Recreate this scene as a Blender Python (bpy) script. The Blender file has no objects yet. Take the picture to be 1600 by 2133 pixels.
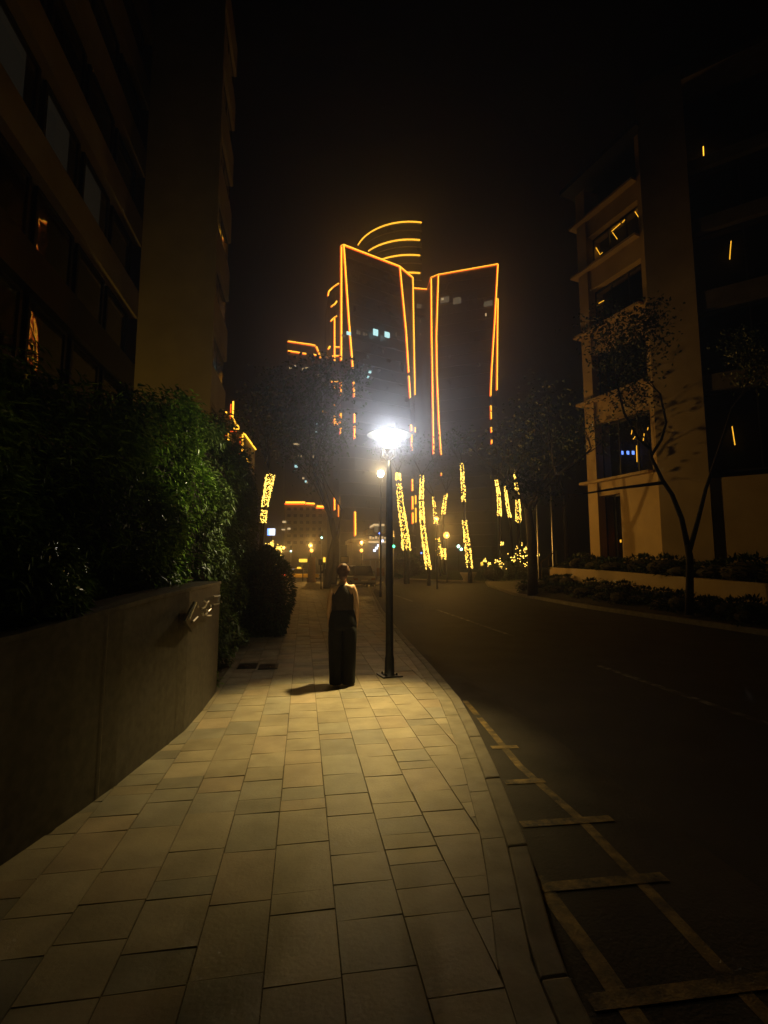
import bpy, bmesh, math, random
from mathutils import Vector, Matrix, Euler
R = math.radians
rnd = random.Random(7)
S = bpy.context.scene
C = S.collection
# ------------------------------------------------------------------ camera, world, exposure
F = 1040.0; TH = math.atan(112/1040.); YAW = math.atan(168/1040.*math.cos(TH)); H = 1.6
cd = bpy.data.cameras.new('camera'); cam = bpy.data.objects.new('camera', cd); C.objects.link(cam)
cd.sensor_fit = 'VERTICAL'; cd.sensor_height = 36; cd.lens = F/2133*36
cd.clip_start = .05; cd.clip_end = 2000
cam.location = (0, 0, H); cam.rotation_euler = (math.pi/2+TH, 0, -YAW)
S.camera = cam
w = bpy.data.worlds.new('World'); S.world = w; w.use_nodes = True
nt = w.node_tree
sky = nt.nodes.new('ShaderNodeTexSky'); sky.sky_type = 'NISHITA'; sky.sun_disc = False
sky.sun_elevation = R(-8); sky.sun_rotation = R(200)
bg = nt.nodes['Background']; bg.inputs['Strength'].default_value = .01
nt.links.new(sky.outputs[0], bg.inputs[0])
vs = S.view_settings
vs.view_transform = 'Standard'; vs.look = 'None'; vs.gamma = 1; vs.exposure = 0; vs.use_curve_mapping = False
S.cycles.use_denoising = True
S.cycles.max_bounces = 6; S.cycles.diffuse_bounces = 2; S.cycles.glossy_bounces = 3
S.cycles.transparent_max_bounces = 12; S.cycles.volume_bounces = 0
S.cycles.sample_clamp_indirect = 4
S.cycles.caustics_reflective = False; S.cycles.caustics_refractive = False

def ray(px, py):
    x = (px-800)/F; z = -(py-1066.5)/F; y = 1
    c, s = math.cos(TH), math.sin(TH)
    y, z = y*c-z*s, y*s+z*c
    c, s = math.cos(YAW), math.sin(YAW)
    return Vector((x*c+y*s, -x*s+y*c, z))
O = Vector((0, 0, H))
def at(px, py, Y): r = ray(px, py); return O+r*(Y/r.y)
def atz(px, py, z): r = ray(px, py); return O+r*((z-H)/r.z)
def atx(px, py, x): r = ray(px, py); return O+r*(x/r.x)
def onp(px, py, p, n): r = ray(px, py); return O+r*((p-O).dot(n)/r.dot(n))

# ------------------------------------------------------------------ materials
def mat(name, col, rough=.6, var=.25, scale=6, bump=0., bscale=60, metal=0., spec=.5, attr=None, coords='Object'):
    m = bpy.data.materials.new(name); m.use_nodes = True; t = m.node_tree; b = t.nodes['Principled BSDF']
    b.inputs['Roughness'].default_value = rough; b.inputs['Metallic'].default_value = metal
    b.inputs['Specular IOR Level'].default_value = spec
    tc = t.nodes.new('ShaderNodeTexCoord')
    n = t.nodes.new('ShaderNodeTexNoise'); n.inputs['Scale'].default_value = scale; n.inputs['Detail'].default_value = 5
    t.links.new(tc.outputs[coords], n.inputs['Vector'])
    mr = t.nodes.new('ShaderNodeMapRange'); mr.inputs[1].default_value = .3; mr.inputs[2].default_value = .7
    mr.inputs[3].default_value = 1-var; mr.inputs[4].default_value = 1+var
    t.links.new(n.outputs[0], mr.inputs[0])
    mx = t.nodes.new('ShaderNodeMix'); mx.data_type = 'RGBA'; mx.blend_type = 'MULTIPLY'; mx.inputs[0].default_value = 1
    mx.inputs[6].default_value = (*col, 1)
    t.links.new(mr.outputs[0], mx.inputs[7])
    if attr:
        a = t.nodes.new('ShaderNodeAttribute'); a.attribute_name = attr
        t.links.new(a.outputs['Color'], mx.inputs[6])
    t.links.new(mx.outputs[2], b.inputs['Base Color'])
    if bump:
        n2 = t.nodes.new('ShaderNodeTexNoise'); n2.inputs['Scale'].default_value = bscale; n2.inputs['Detail'].default_value = 4
        t.links.new(tc.outputs[coords], n2.inputs['Vector'])
        bp = t.nodes.new('ShaderNodeBump'); bp.inputs['Strength'].default_value = bump; bp.inputs['Distance'].default_value = .02
        t.links.new(n2.outputs[0], bp.inputs['Height']); t.links.new(bp.outputs[0], b.inputs['Normal'])
    return m
def emit(name, col, st, sample=False):
    m = bpy.data.materials.new(name); m.use_nodes = True; b = m.node_tree.nodes['Principled BSDF']
    b.inputs['Base Color'].default_value = (.02, .02, .02, 1)
    b.inputs['Emission Color'].default_value = (*col, 1); b.inputs['Emission Strength'].default_value = st
    if not sample: m.cycles.emission_sampling = 'NONE'
    return m
def glassy(name, col=(.01, .01, .01), fac=.12, wave=.03):
    m = bpy.data.materials.new(name); m.use_nodes = True; t = m.node_tree
    t.nodes.remove(t.nodes['Principled BSDF']); out = t.nodes['Material Output']
    tr = t.nodes.new('ShaderNodeBsdfTransparent'); tr.inputs[0].default_value = (.55, .55, .5, 1)
    gl = t.nodes.new('ShaderNodeBsdfGlossy'); gl.inputs['Roughness'].default_value = .02
    n = t.nodes.new('ShaderNodeTexNoise'); n.inputs['Scale'].default_value = .9
    tc = t.nodes.new('ShaderNodeTexCoord'); t.links.new(tc.outputs['Object'], n.inputs['Vector'])
    bp = t.nodes.new('ShaderNodeBump'); bp.inputs['Strength'].default_value = wave; bp.inputs['Distance'].default_value = .2
    t.links.new(n.outputs[0], bp.inputs['Height']); t.links.new(bp.outputs[0], gl.inputs['Normal'])
    fr = t.nodes.new('ShaderNodeFresnel'); fr.inputs[0].default_value = 1.5
    mr = t.nodes.new('ShaderNodeMath'); mr.operation = 'MULTIPLY_ADD'; mr.inputs[1].default_value = .9; mr.inputs[2].default_value = fac
    t.links.new(fr.outputs[0], mr.inputs[0])
    mx = t.nodes.new('ShaderNodeMixShader'); t.links.new(mr.outputs[0], mx.inputs[0])
    t.links.new(tr.outputs[0], mx.inputs[1]); t.links.new(gl.outputs[0], mx.inputs[2]); t.links.new(mx.outputs[0], out.inputs[0])
    return m
M = dict(
 asphalt=mat('asphalt', (.024, .022, .02), .75, .4, 1.3, .35, 110),
 soil=mat('soil', (.03, .024, .016), .95, .4, 4, .6, 30),
 paver=mat('paver', (.35, .31, .25), .62, .2, 3.5, .1, 45, attr='tone'),
 joint=mat('joint', (.14, .115, .08), .95, .3, 20, .4, 80),
 kerb=mat('kerb_stone', (.25, .22, .165), .8, .25, 5, .12, 40),
 border=mat('border_stone', (.31, .275, .205), .7, .2, 6, .1, 45),
 yellow=mat('yellow_paint', (.4, .27, .08), .7, .35, 12, .3, 80),
 white=mat('white_paint', (.3, .28, .25), .7, .4, 12, .3, 80),
 granite=mat('granite', (.065, .057, .046), .55, .3, 14, .08, 90, spec=.25),
 concrete=mat('concrete', (.32, .28, .2), .85, .2, .9, .2, 12),
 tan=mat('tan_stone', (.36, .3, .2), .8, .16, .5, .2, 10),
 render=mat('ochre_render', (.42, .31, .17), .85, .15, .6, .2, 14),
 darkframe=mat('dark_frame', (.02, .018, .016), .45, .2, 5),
 interior=mat('dark_interior', (.02, .018, .015), .9, .2, 2),
 blind=emit('glowing_blind', (1, .82, .6), .014),  # faint glow put into the blinds so they read pale
 darkglass=mat('dark_glass', (.012, .012, .013), .06, .15, 1, .02, 2, spec=.6),
 tower=mat('tower_glass', (.02, .019, .018), .25, .3, .3),
 iron=mat('black_iron', (.02, .021, .022), .42, .3, 12, .1, 60),
 steel=mat('steel', (.55, .54, .5), .3, .15, 9, metal=1.),
 shade=mat('lamp_shade_enamel', (.07, .075, .065), .5, .05, 8),
 bark=mat('bark', (.035, .026, .022), .9, .4, 9, .8, 24),
 leaf=mat('leaf', (.05, .09, .02), .4, .5, 3, spec=.5),
 leafd=mat('leaf_dark', (.04, .075, .025), .5, .5, 2),
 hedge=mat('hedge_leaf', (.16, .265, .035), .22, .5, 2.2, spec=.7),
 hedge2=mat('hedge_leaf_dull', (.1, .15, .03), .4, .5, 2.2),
 gutter=mat('gutter_concrete', (.05, .042, .033), .85, .4, 1.6, .3, 60),
 darkstone=mat('dark_stone', (.1, .08, .055), .8, .25, 1.5, .2, 14),
 twig=mat('twig', (.035, .03, .018), .9, .3, 10),
 grass=mat('lawn', (.05, .08, .025), .95, .4, 2, .6, 40),
 skin=mat('skin', (.7, .45, .3), .5, .08, 20),
 hair=mat('hair', (.1, .042, .02), .4, .4, 30, .5, 120),
 cloth=mat('black_cloth', (.004, .004, .004), .95, .2, 20, .3, 60),
 top=mat('dark_top', (.035, .026, .02), .85, .2, 20, .3, 80),
 taxi=mat('taxi_paint', (.62, .4, .04), .25, .05, 3),
 silver=mat('silver_paint', (.42, .4, .38), .3, .05, 3, metal=.3),
 rubber=mat('rubber', (.015, .015, .015), .8, .1, 10),
 plate=mat('plate_white', (.75, .7, .6), .5, .05, 10),
 bronze=mat('bronze', (.03, .022, .015), .45, .3, 14, metal=.2),
 chrome=mat('polished_metal', (.75, .72, .66), .3, .1, 14, metal=.4),
 terracotta=mat('terracotta', (.32, .17, .09), .8, .2, 8),
 glass=glassy('window_glass'),
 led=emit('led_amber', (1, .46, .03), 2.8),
 ledr=emit('led_red', (1, .09, .012), 1.8),
 bulbs=emit('string_bulb', (1, .6, .09), 5),
 bulbw=emit('lamp_white', (1, .95, .85), 40),
 sodium=emit('lamp_sodium', (1, .4, .06), 3.2),
 winw=emit('lit_window_warm', (1, .7, .34), .7),
 winc=emit('lit_window_cool', (.55, .95, .95), 1.3),
 wing=emit('lit_window_dim', (.8, .66, .4), .12),
 red=emit('tail_light', (1, .05, .02), 4), green=emit('signal_green', (.1, 1, .45), 5),
 blue=emit('sign_blue', (.12, .25, 1), 4), teal=emit('lamp_teal', (.45, 1, .8), 6),
 signw=emit('sign_white', (.75, .82, 1), 2.2), signy=emit('sign_yellow', (1, .6, .05), 1.5),
)
def worn(m, under, lo, hi):
    t = m.node_tree; b = t.nodes['Principled BSDF']; src = b.inputs['Base Color'].links[0].from_socket
    tc = t.nodes.new('ShaderNodeTexCoord'); n = t.nodes.new('ShaderNodeTexNoise'); n.inputs['Scale'].default_value = 5; n.inputs['Detail'].default_value = 8; n.inputs['Roughness'].default_value = .7
    t.links.new(tc.outputs['Object'], n.inputs['Vector'])
    mr = t.nodes.new('ShaderNodeMapRange'); mr.inputs[1].default_value = lo; mr.inputs[2].default_value = hi; t.links.new(n.outputs[0], mr.inputs[0])
    mx = t.nodes.new('ShaderNodeMix'); mx.data_type = 'RGBA'; mx.inputs[6].default_value = (*under, 1)
    t.links.new(mr.outputs[0], mx.inputs[0]); t.links.new(src, mx.inputs[7]); t.links.new(mx.outputs[2], b.inputs['Base Color'])
worn(M['yellow'], (.034, .03, .024), .36, .66); worn(M['white'], (.032, .028, .026), .46, .66)
# ------------------------------------------------------------------ mesh builder
class MB:
    def __init__(s): s.v = []; s.f = []; s.m = []; s.mi = 0
    def face(s, pts):
        i = len(s.v); s.v += [tuple(p) for p in pts]; s.f.append(tuple(range(i, i+len(pts)))); s.m.append(s.mi); return s
    def mesh(s, vs, fs):
        i = len(s.v); s.v += [tuple(p) for p in vs]
        for f in fs: s.f.append(tuple(i+k for k in f)); s.m.append(s.mi)
        return s
    def box(s, c, d, rz=0, bev=0):
        c = Vector(c); cs, sn = math.cos(rz), math.sin(rz); vs = []
        for z in (-.5, .5):
            for x, y in ((-.5, -.5), (.5, -.5), (.5, .5), (-.5, .5)):
                X, Y = x*d[0], y*d[1]; vs.append((c.x+X*cs-Y*sn, c.y+X*sn+Y*cs, c.z+z*d[2]))
        return s.mesh(vs, [(3, 2, 1, 0), (4, 5, 6, 7), (0, 1, 5, 4), (1, 2, 6, 5), (2, 3, 7, 6), (3, 0, 4, 7)])
    def prism(s, poly, z0, z1):
        n = len(poly)
        z0 = z0 if isinstance(z0, (list, tuple)) else [z0]*n; z1 = z1 if isinstance(z1, (list, tuple)) else [z1]*n
        vs = [(p[0], p[1], a) for p, a in zip(poly, z0)]+[(p[0], p[1], a) for p, a in zip(poly, z1)]
        return s.mesh(vs, [tuple(range(n-1, -1, -1)), tuple(range(n, 2*n))]+[(i, (i+1) % n, n+(i+1) % n, n+i) for i in range(n)])
    def tube(s, pts, r, n=8, cap=True):
        pts = [Vector(p) for p in pts]; rs = r if isinstance(r, (list, tuple)) else [r]*len(pts)
        vs = []; prev = None
        for i, p in enumerate(pts):
            t = (pts[min(i+1, len(pts)-1)]-pts[max(i-1, 0)]).normalized()
            if prev is None: a = t.orthogonal().normalized()
            else: a = (prev-t*prev.dot(t)).normalized()
            prev = a; b = t.cross(a)
            for k in range(n):
                q = 2*math.pi*(k+.5)/n; vs.append(p+(a*math.cos(q)+b*math.sin(q))*rs[i])
        fs = [(i*n+k, i*n+(k+1) % n, (i+1)*n+(k+1) % n, (i+1)*n+k) for i in range(len(pts)-1) for k in range(n)]
        if cap: fs += [tuple(range(n-1, -1, -1)), tuple(range((len(pts)-1)*n, len(pts)*n))]
        return s.mesh(vs, fs)
    def lathe(s, prof, c=(0, 0, 0), n=24):
        c = Vector(c); vs = [(c.x+r*math.cos(2*math.pi*k/n), c.y+r*math.sin(2*math.pi*k/n), c.z+z) for r, z in prof for k in range(n)]
        fs = [(i*n+k, i*n+(k+1) % n, (i+1)*n+(k+1) % n, (i+1)*n+k) for i in range(len(prof)-1) for k in range(n)]
        fs += [tuple(range(n-1, -1, -1)), tuple(range((len(prof)-1)*n, len(prof)*n))]
        return s.mesh(vs, fs)
    def loft(s, rings):
        n = len(rings[0]); vs = [p for r in rings for p in r]
        fs = [(i*n+k, i*n+(k+1) % n, (i+1)*n+(k+1) % n, (i+1)*n+k) for i in range(len(rings)-1) for k in range(n)]
        fs += [tuple(range(n-1, -1, -1)), tuple(range((len(rings)-1)*n, len(rings)*n))]
        return s.mesh(vs, fs)
    def ball(s, c, r, n=8, m=6, sc=(1, 1, 1)):
        return s.lathe2(c, r, n, m, sc)
    def lathe2(s, c, r, n, m, sc):
        c = Vector(c); vs = []
        for i in range(m+1):
            a = -math.pi/2+math.pi*i/m; rr = max(math.cos(a), .02)*r
            vs += [(c.x+rr*math.cos(2*math.pi*k/n)*sc[0], c.y+rr*math.sin(2*math.pi*k/n)*sc[1], c.z+math.sin(a)*r*sc[2]) for k in range(n)]
        return s.mesh(vs, [(i*n+k, i*n+(k+1) % n, (i+1)*n+(k+1) % n, (i+1)*n+k) for i in range(m) for k in range(n)])
    def octa(s, c, r):
        x, y, z = c
        return s.mesh([(x+r, y, z), (x, y+r, z), (x-r, y, z), (x, y-r, z), (x, y, z+r), (x, y, z-r)],
                      [(0, 1, 4), (1, 2, 4), (2, 3, 4), (3, 0, 4), (1, 0, 5), (2, 1, 5), (3, 2, 5), (0, 3, 5)])
    def leaf(s, p, d, u, L, W):
        # a folded pointed leaf: base, two sides, tip
        d = d.normalized(); sd = d.cross(u)
        if sd.length < 1e-3: sd = d.orthogonal()
        sd.normalize(); nn = sd.cross(d)
        i = len(s.v); mid = p+d*(L*.45)
        s.v += [tuple(p), tuple(mid+sd*W+nn*W*.35), tuple(p+d*L-nn*L*.08), tuple(mid-sd*W+nn*W*.35)]
        s.f += [(i, i+1, i+2), (i, i+2, i+3)]; s.m += [s.mi]*2
    def build(s, name, mats, parent=None, smooth=False, bevel=0):
        if not isinstance(mats, (list, tuple)): mats = [mats]
        me = bpy.data.meshes.new(name); me.from_pydata(s.v, [], s.f)
        for m in mats: me.materials.append(m)
        if len(mats) > 1: me.polygons.foreach_set('material_index', s.m)
        if smooth: me.polygons.foreach_set('use_smooth', [True]*len(s.f))
        o = bpy.data.objects.new(name, me); C.objects.link(o)
        if parent:
            o.parent = parent; o.matrix_parent_inverse = Matrix.Translation(-parent.location)
            if parent.parent: o.matrix_parent_inverse = Matrix.Translation(-parent.location)
        if bevel:
            b = o.modifiers.new('bevel', 'BEVEL'); b.width = bevel; b.segments = 2; b.limit_method = 'ANGLE'
        return o
def tag(o, label, cat, group=None):
    o['label'] = label; o['category'] = cat
    if group: o['group'] = group
    return o
def thing(name, loc, label, cat, group=None):
    o = bpy.data.objects.new(name, None); C.objects.link(o); o.location = loc; o.empty_display_size = .1
    return tag(o, label, cat, group)
def struct(o): o['kind'] = 'structure'; return o
def light(kind, loc, I, col, parent, name='glow', radius=.1, aim=None, ang=None, blend=1):
    l = bpy.data.lights.new(name, kind); l.energy = I*4*math.pi; l.color = col; l.shadow_soft_size = radius
    o = bpy.data.objects.new(name, l); C.objects.link(o); o.location = loc
    if kind == 'SPOT':
        l.spot_size = R(ang); l.spot_blend = blend
        o.rotation_euler = (Vector(aim)-Vector(loc)).to_track_quat('-Z', 'Y').to_euler()
    if parent: o.parent = parent; o.matrix_parent_inverse = Matrix.Translation(-parent.location)
    return o

# ------------------------------------------------------------------ setting: ground, road, pavement, kerbs
struct(MB().face([(-400, -60, -.22), (500, -60, -.22), (500, 700, -.22), (-400, 700, -.22)]).build('ground', M['soil']))
struct(MB().face([(-60, -30, -.13), (90, -30, -.13), (90, 180, -.13), (-60, 180, -.13)]).build('road', M['asphalt']))
def interp(tab, y):
    if y <= tab[0][0]: return tab[0][1]
    for (a, b), (c, d) in zip(tab, tab[1:]):
        if y <= c: return b+(d-b)*(y-a)/(c-a)
    return tab[-1][1]
KI = [(-3, .3), (2.1, .95), (2.4, 1.04), (2.91, 1.19), (4.0, 1.43), (5, 1.62), (6.05, 1.79), (8.1, 1.96), (11.9, 2.22), (18.4, 2.78), (32, 4.3), (42, 5.9), (52, 8.2)]
KW = .12
WB = [(-3, -2.3), (1.5, -1.95), (3.15, -1.58), (3.94, -1.36), (5.3, -1.12), (6.2, -1.07), (8.4, -1.07)]
def wallx(y): return interp(WB, y)
def pav_left(y): return wallx(y) if y < 8.4 else interp([(8.4, -1.07), (9, -1.5), (22, -2.2), (40, -3.5), (60, -4)], y)
ys = [-3, 0, 1.5, 2.1, 2.4, 2.9, 3.4, 4, 4.5, 5, 5.5, 6.05, 7, 8.1, 9, 10, 11.9, 15, 18.4, 22, 27, 32, 37, 42, 47, 52]
L_ = [(pav_left(y)-.3, y) for y in ys]; R_ = [(interp(KI, y), y) for y in ys]
struct(MB().prism(R_+L_[::-1], -.21, -.006).build('pavement_bed', M['joint']))
# paving slabs: columns of stones running along the street, each stone with its own tone and a hair of tilt
b = MB(); tones = []
cols = [-4.2+.3*k for k in range(36)]
cols = [c+rnd.uniform(-.008, .008)-.12 for c in cols]
for c0, c1 in zip(cols, cols[1:]):
    y = -1.5+rnd.uniform(0, .4)
    while y < 50:
        l = rnd.choice([.15, .2, .26, .3, .3, .34, .4, .44])*(1 if y < 24 else 2.5)
        y1 = y+l; g = .0028 if rnd.random() < .8 else .005
        xa, xb = c0+g, c1-g; ya, yb = y+g, y1-g
        la = max(pav_left(ya), pav_left(yb))-.05; ra, rb = interp(KI, ya)-.15, interp(KI, yb)-.15
        if xb > la and xa < max(ra, rb)-.03:
            z = rnd.uniform(-.002, .002); t1, t2 = rnd.uniform(-.002, .002), rnd.uniform(-.002, .002)
            p = [(max(xa, la), ya, z-t1), (max(xa+.003, min(xb, ra)), ya, z+t1), (max(xa+.003, min(xb, rb)), yb, z+t2), (max(xa, la), yb, z-t2)]
            vs = [(q[0], q[1], -.02) for q in p]+p
            b.mesh(vs, [(4, 5, 6, 7), (0, 1, 5, 4), (1, 2, 6, 5), (2, 3, 7, 6), (3, 0, 4, 7)])
            k = rnd.gauss(1, .085); h = rnd.random()
            base = (.365, .315, .225) if h < .62 else ((.31, .285, .225) if h < .85 else (.38, .31, .22))
            tones += [tuple(max(.05, q*k) for q in base)]*8
        y = y1
o = b.build('pavement', M['paver']); struct(o)
ca = o.data.color_attributes.new('tone', 'FLOAT_COLOR', 'POINT')
ca.data.foreach_set('color', [c for t in tones for c in (*t, 1)])
# a smooth border course between the slabs and the kerb
b = MB(); y = -2.4
while y < 50:
    y1 = y+.6*(1 if y < 20 else 2)
    b.prism([(interp(KI, a)-.006, a) for a in (y+.003, (y+y1)/2, y1-.003)]+[(interp(KI, a)-.146, a) for a in (y1-.003, (y+y1)/2, y+.003)], -.02, rnd.uniform(-.002, .002)); y = y1
struct(b.build('pavement_border', M['border']))
# kerb stones
b = MB(); y = -2.5
while y < 50:
    l = .9; y1 = min(y+l, 51); q = [y+(y1-y)*k/4 for k in range(5)]
    q[0] += .004; q[-1] -= .004
    dz = rnd.uniform(-.004, .004)
    inn = [(interp(KI, a), a) for a in q]; out = [(interp(KI, a)+KW*(1 if a > 3 else 1), a) for a in q]
    b.prism(out+inn[::-1], -.2, .004+dz)
    y = y1
struct(b.build('kerb', M['kerb'], bevel=.012))
# right-hand pavement and kerb, park lawn beyond
KR = [(-20, 11.2), (19, 11.4), (28, 12.2), (40, 15.2), (50, 18.6), (60, 24), (75, 36)]
RR = [(interp(KR, y), y) for y in range(-20, 76, 3)]
struct(MB().prism([(60, -20)]+[(60, 75)]+[(x+.16, y) for x, y in RR][::-1], -.21, 0).build('pavement', M['concrete']))
b = MB()
for (x0, y0), (x1, y1) in zip(RR, RR[1:]): b.prism([(x0, y0+.01), (x0+.16, y0+.01), (x1+.16, y1), (x1, y1)], -.2, .012)
struct(b.build('kerb', M['kerb']))
PK = [(8.2, 84), (11.8, 68), (15, 57.5), (18.8, 51.2), (22, 52), (45, 76), (60, 130), (4, 130)]
struct(MB().prism(PK, -.2, -.02).build('park_kerb', M['kerb']))
cx, cy = 25, 90
b = MB(); ring = [((x-cx)*.97+cx, (y-cy)*.97+cy, -.01) for x, y in PK]; top = [((x-cx)*.6+cx, (y-cy)*.6+cy, .75) for x, y in PK]
b.loft([ring, top]); struct(b.build('lawn', M['grass']))
# worn concrete strip beside the kerb that the bay lines are painted on
b = MB(); GS = [(-2, 2.3), (2, 2.45), (3, 2.47), (4.3, 2.52), (6, 2.55), (8.5, 2.45), (11, 2.42)]
for y0, y1 in zip(range(-2, 11), range(-1, 12)): b.face([(interp(KI, y0)+.1, y0, -.127), (interp(GS, y0), y0, -.127), (interp(GS, y1), y1, -.127), (interp(KI, y1)+.1, y1, -.127)])
struct(b.build('gutter_strip', M['gutter']))
# painted lines
b = MB()
def line(b, p, q, wd, z=-.124, n=1):
    p = Vector((*p, z)); q = Vector((*q, z)); d = (q-p).normalized(); s = Vector((-d.y, d.x, 0))*wd/2
    b.face([p-s, p+s, q+s, q-s] if False else [p+s, p-s, q-s, q+s])
for y0, y1 in ((-4, -1), (4.6, 8.2), (12, 19.4), (24, 30), (34, 40), (44, 50)): line(b, (5.0+y0*.012, y0), (5.0+y1*.012, y1), .12)
struct(b.build('lane_marking', M['white']))
b = MB()
pts = [(1.74, 1.0), (1.80, 2.0), (1.85, 2.6), (1.9, 3.3), (1.88, 4.3), (1.98, 5.3), (2.08, 6.4)]
for p, q in zip(pts, pts[1:]): line(b, p, q, .07)
for p, q in (((1.2, .9), (1.27, 1.7)), ((1.27, 1.7), (1.3, 2.2)), ((1.3, 2.2), (1.31, 2.82))): line(b, p, q, .09)
struct(b.build('kerbside_marking', M['yellow']))
b = MB()
for y, x0, x1 in ((1.35, 1.1, 2.05), (2.02, 1.15, 2.0), (2.72, 1.27, 2.02), (3.36, 1.47, 2.12), (4.0, 1.62, 1.95), (4.75, 1.8, 2.06)):
    line(b, (x0, y), (x1, y-.02), .08, -.1215)
struct(b.build('kerbside_marking', M['yellow']))

# ------------------------------------------------------------------ the lit street lamp beside the person
LP = Vector((1.27, 7.4, 0))
t = thing('street_lamp', LP, 'black lamp post with a wide disc shade, glaring white on the pavement beside the person', 'street lamp', 'disc shaded street lamps')
MB().lathe([(.12, .0), (.12, .02), (.075, .03), (.068, .25), (.058, .3), (.05, 2.6), (.042, 3.0), (.03, 3.1), (.028, 3.2)], LP, 20).build('pole', M['iron'], t, True)
b = MB(); b.box(LP+Vector((0, 0, .012)), (.3, .3, .02), .2)
for k in range(4): b.lathe([(.014, 0), (.014, .03), (.008, .035)], LP+Vector((.115*math.cos(k*math.pi/2+.98), .115*math.sin(k*math.pi/2+.98), .02)), 6)
b.build('base_plate', M['iron'], t)
sh = MB().lathe([(.02, 3.62), (.2, 3.63), (.33, 3.60), (.345, 3.595), (.345, 3.605), (.3, 3.635), (.1, 3.70), (.03, 3.74)], LP, 40).build('lamp_shade', M['shade'], t, True)
b = MB()
for k in range(4):
    a = k*math.pi/2+.5; p = Vector((math.cos(a), math.sin(a), 0))
    b.tube([LP+p*.03+Vector((0, 0, 3.2)), LP+p*.12+Vector((0, 0, 3.26)), LP+p*.14+Vector((0, 0, 3.61))], .008, 6)
b.build('lantern_frame', M['iron'], t)
MB().lathe([(.02, 3.41), (.085, 3.415), (.1, 3.43), (.1, 3.59), (.02, 3.612)], LP, 20).build('bulb', M['bulbw'], t, True)
WARM = (1, .72, .25)
light('SPOT', LP+Vector((-.09, -.12, 3.26)), 60, WARM, t, 'lamp_beam', .05, (.42, 5.64, 0), 66, 1)
light('SPOT', LP+Vector((-.09, -.12, 3.27)), 30, (1, .84, .46), t, 'lamp_side', .05, (-1.3, 6.9, 2.75), 64, 1)
light('SPOT', LP+Vector((-.05, -.19, 3.46)), 140, (.9, .93, 1), t, 'lamp_glare', .05, (.9, 0, 4.3), 60, .7)
light('POINT', LP+Vector((-.09, -.12, 3.27)), 2.2, (1, .78, .42), t, 'lamp_glow', .08)

# ------------------------------------------------------------------ person seen from behind
def skin_body(name, verts, edges, root, m, parent, sub=2):
    me = bpy.data.meshes.new(name); bm = bmesh.new(); lay = bm.verts.layers.skin.verify()
    bv = []
    for (x, y, z, rx, ry) in verts:
        v = bm.verts.new((x, y, z)); v[lay].radius = (rx, ry); bv.append(v)
    for a, c in edges: bm.edges.new((bv[a], bv[c]))
    bv[root][lay].use_root = True
    bm.to_mesh(me); bm.free()
    o = bpy.data.objects.new(name, me); C.objects.link(o)
    o.modifiers.new('skin', 'SKIN').use_smooth_shade = True
    s_ = o.modifiers.new('sub', 'SUBSURF'); s_.levels = sub; s_.render_levels = sub
    dg = bpy.context.evaluated_depsgraph_get(); nm = bpy.data.meshes.new_from_object(o.evaluated_get(dg))
    bpy.data.objects.remove(o); nm.name = name; nm.materials.clear(); nm.materials.append(m)
    for p in nm.polygons: p.use_smooth = True
    o = bpy.data.objects.new(name, nm); C.objects.link(o)
    o.parent = parent
    return o
PP = Vector((.545, 6.97, 0))
per = thing('person', PP, 'person seen from behind in sleeveless dark top and wide black trousers by the lamp post', 'person')
per.rotation_euler = (0, 0, R(-6))
V = [(0, 0, .88, .13, .10), (0, 0, 1.0, .105, .085), (0, -.005, 1.12, .115, .088), (0, 0, 1.24, .135, .09), (0, -.006, 1.325, .09, .072), (0, .005, 1.38, .047, .05),
     (0, .02, 1.44, .05, .055), (0, .03, 1.515, .072, .088), (0, .025, 1.575, .055, .066),
     (.135, -.018, 1.3, .055, .056), (.168, -.008, 1.2, .041, .043), (.188, -.01, 1.06, .036, .037), (.196, .03, .94, .03, .031), (.192, .075, .83, .022, .024),
     (-.135, -.018, 1.3, .055, .056), (-.168, -.008, 1.2, .041, .043), (-.186, -.01, 1.06, .036, .037), (-.192, .03, .94, .03, .031), (-.188, .075, .83, .022, .024),
     (.08, 0, .78, .09, .095), (.085, .01, .47, .06, .062), (.09, -.01, .1, .04, .045), (.09, .07, .04, .04, .03), (.095, .14, .025, .034, .02),
     (-.08, 0, .78, .09, .095), (-.085, .01, .47, .06, .062), (-.09, -.01, .1, .04, .045), (-.09, .07, .04, .04, .03), (-.095, .14, .025, .034, .02)]
E_ = [(0, 1), (1, 2), (2, 3), (3, 4), (4, 5), (5, 6), (6, 7), (7, 8), (3, 9), (9, 10), (10, 11), (11, 12), (12, 13), (3, 14), (14, 15), (15, 16), (16, 17), (17, 18),
      (0, 19), (19, 20), (20, 21), (21, 22), (22, 23), (0, 24), (24, 25), (25, 26), (26, 27), (27, 28)]
for s in (1, -1):      # palm and five fingers, relaxed
    wr = 13 if s > 0 else 18; px, py, pz = V[wr][:3]
    V.append((px, py+.03, pz-.05, .022, .03)); pm = len(V)-1; E_.append((wr, pm))
    for k, (fy, L) in enumerate(((-.024, .075), (-.008, .088), (.01, .092), (.026, .082))):
        a = len(V); V += [(px-s*.004, py+.035+fy*.9, pz-.085, .0095, .0095), (px-s*.012, py+.038+fy, pz-.085-L*.5, .0085, .0085), (px-s*.026, py+.036+fy, pz-.085-L*.9, .007, .007)]
        E_ += [(pm, a), (a, a+1), (a+1, a+2)]
    a = len(V); V += [(px-s*.008, py+.066, pz-.06, .0105, .0105), (px-s*.016, py+.08, pz-.095, .009, .009)]; E_ += [(pm, a), (a, a+1)]
skin_body('body', V, E_, 0, M['skin'], per)
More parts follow.
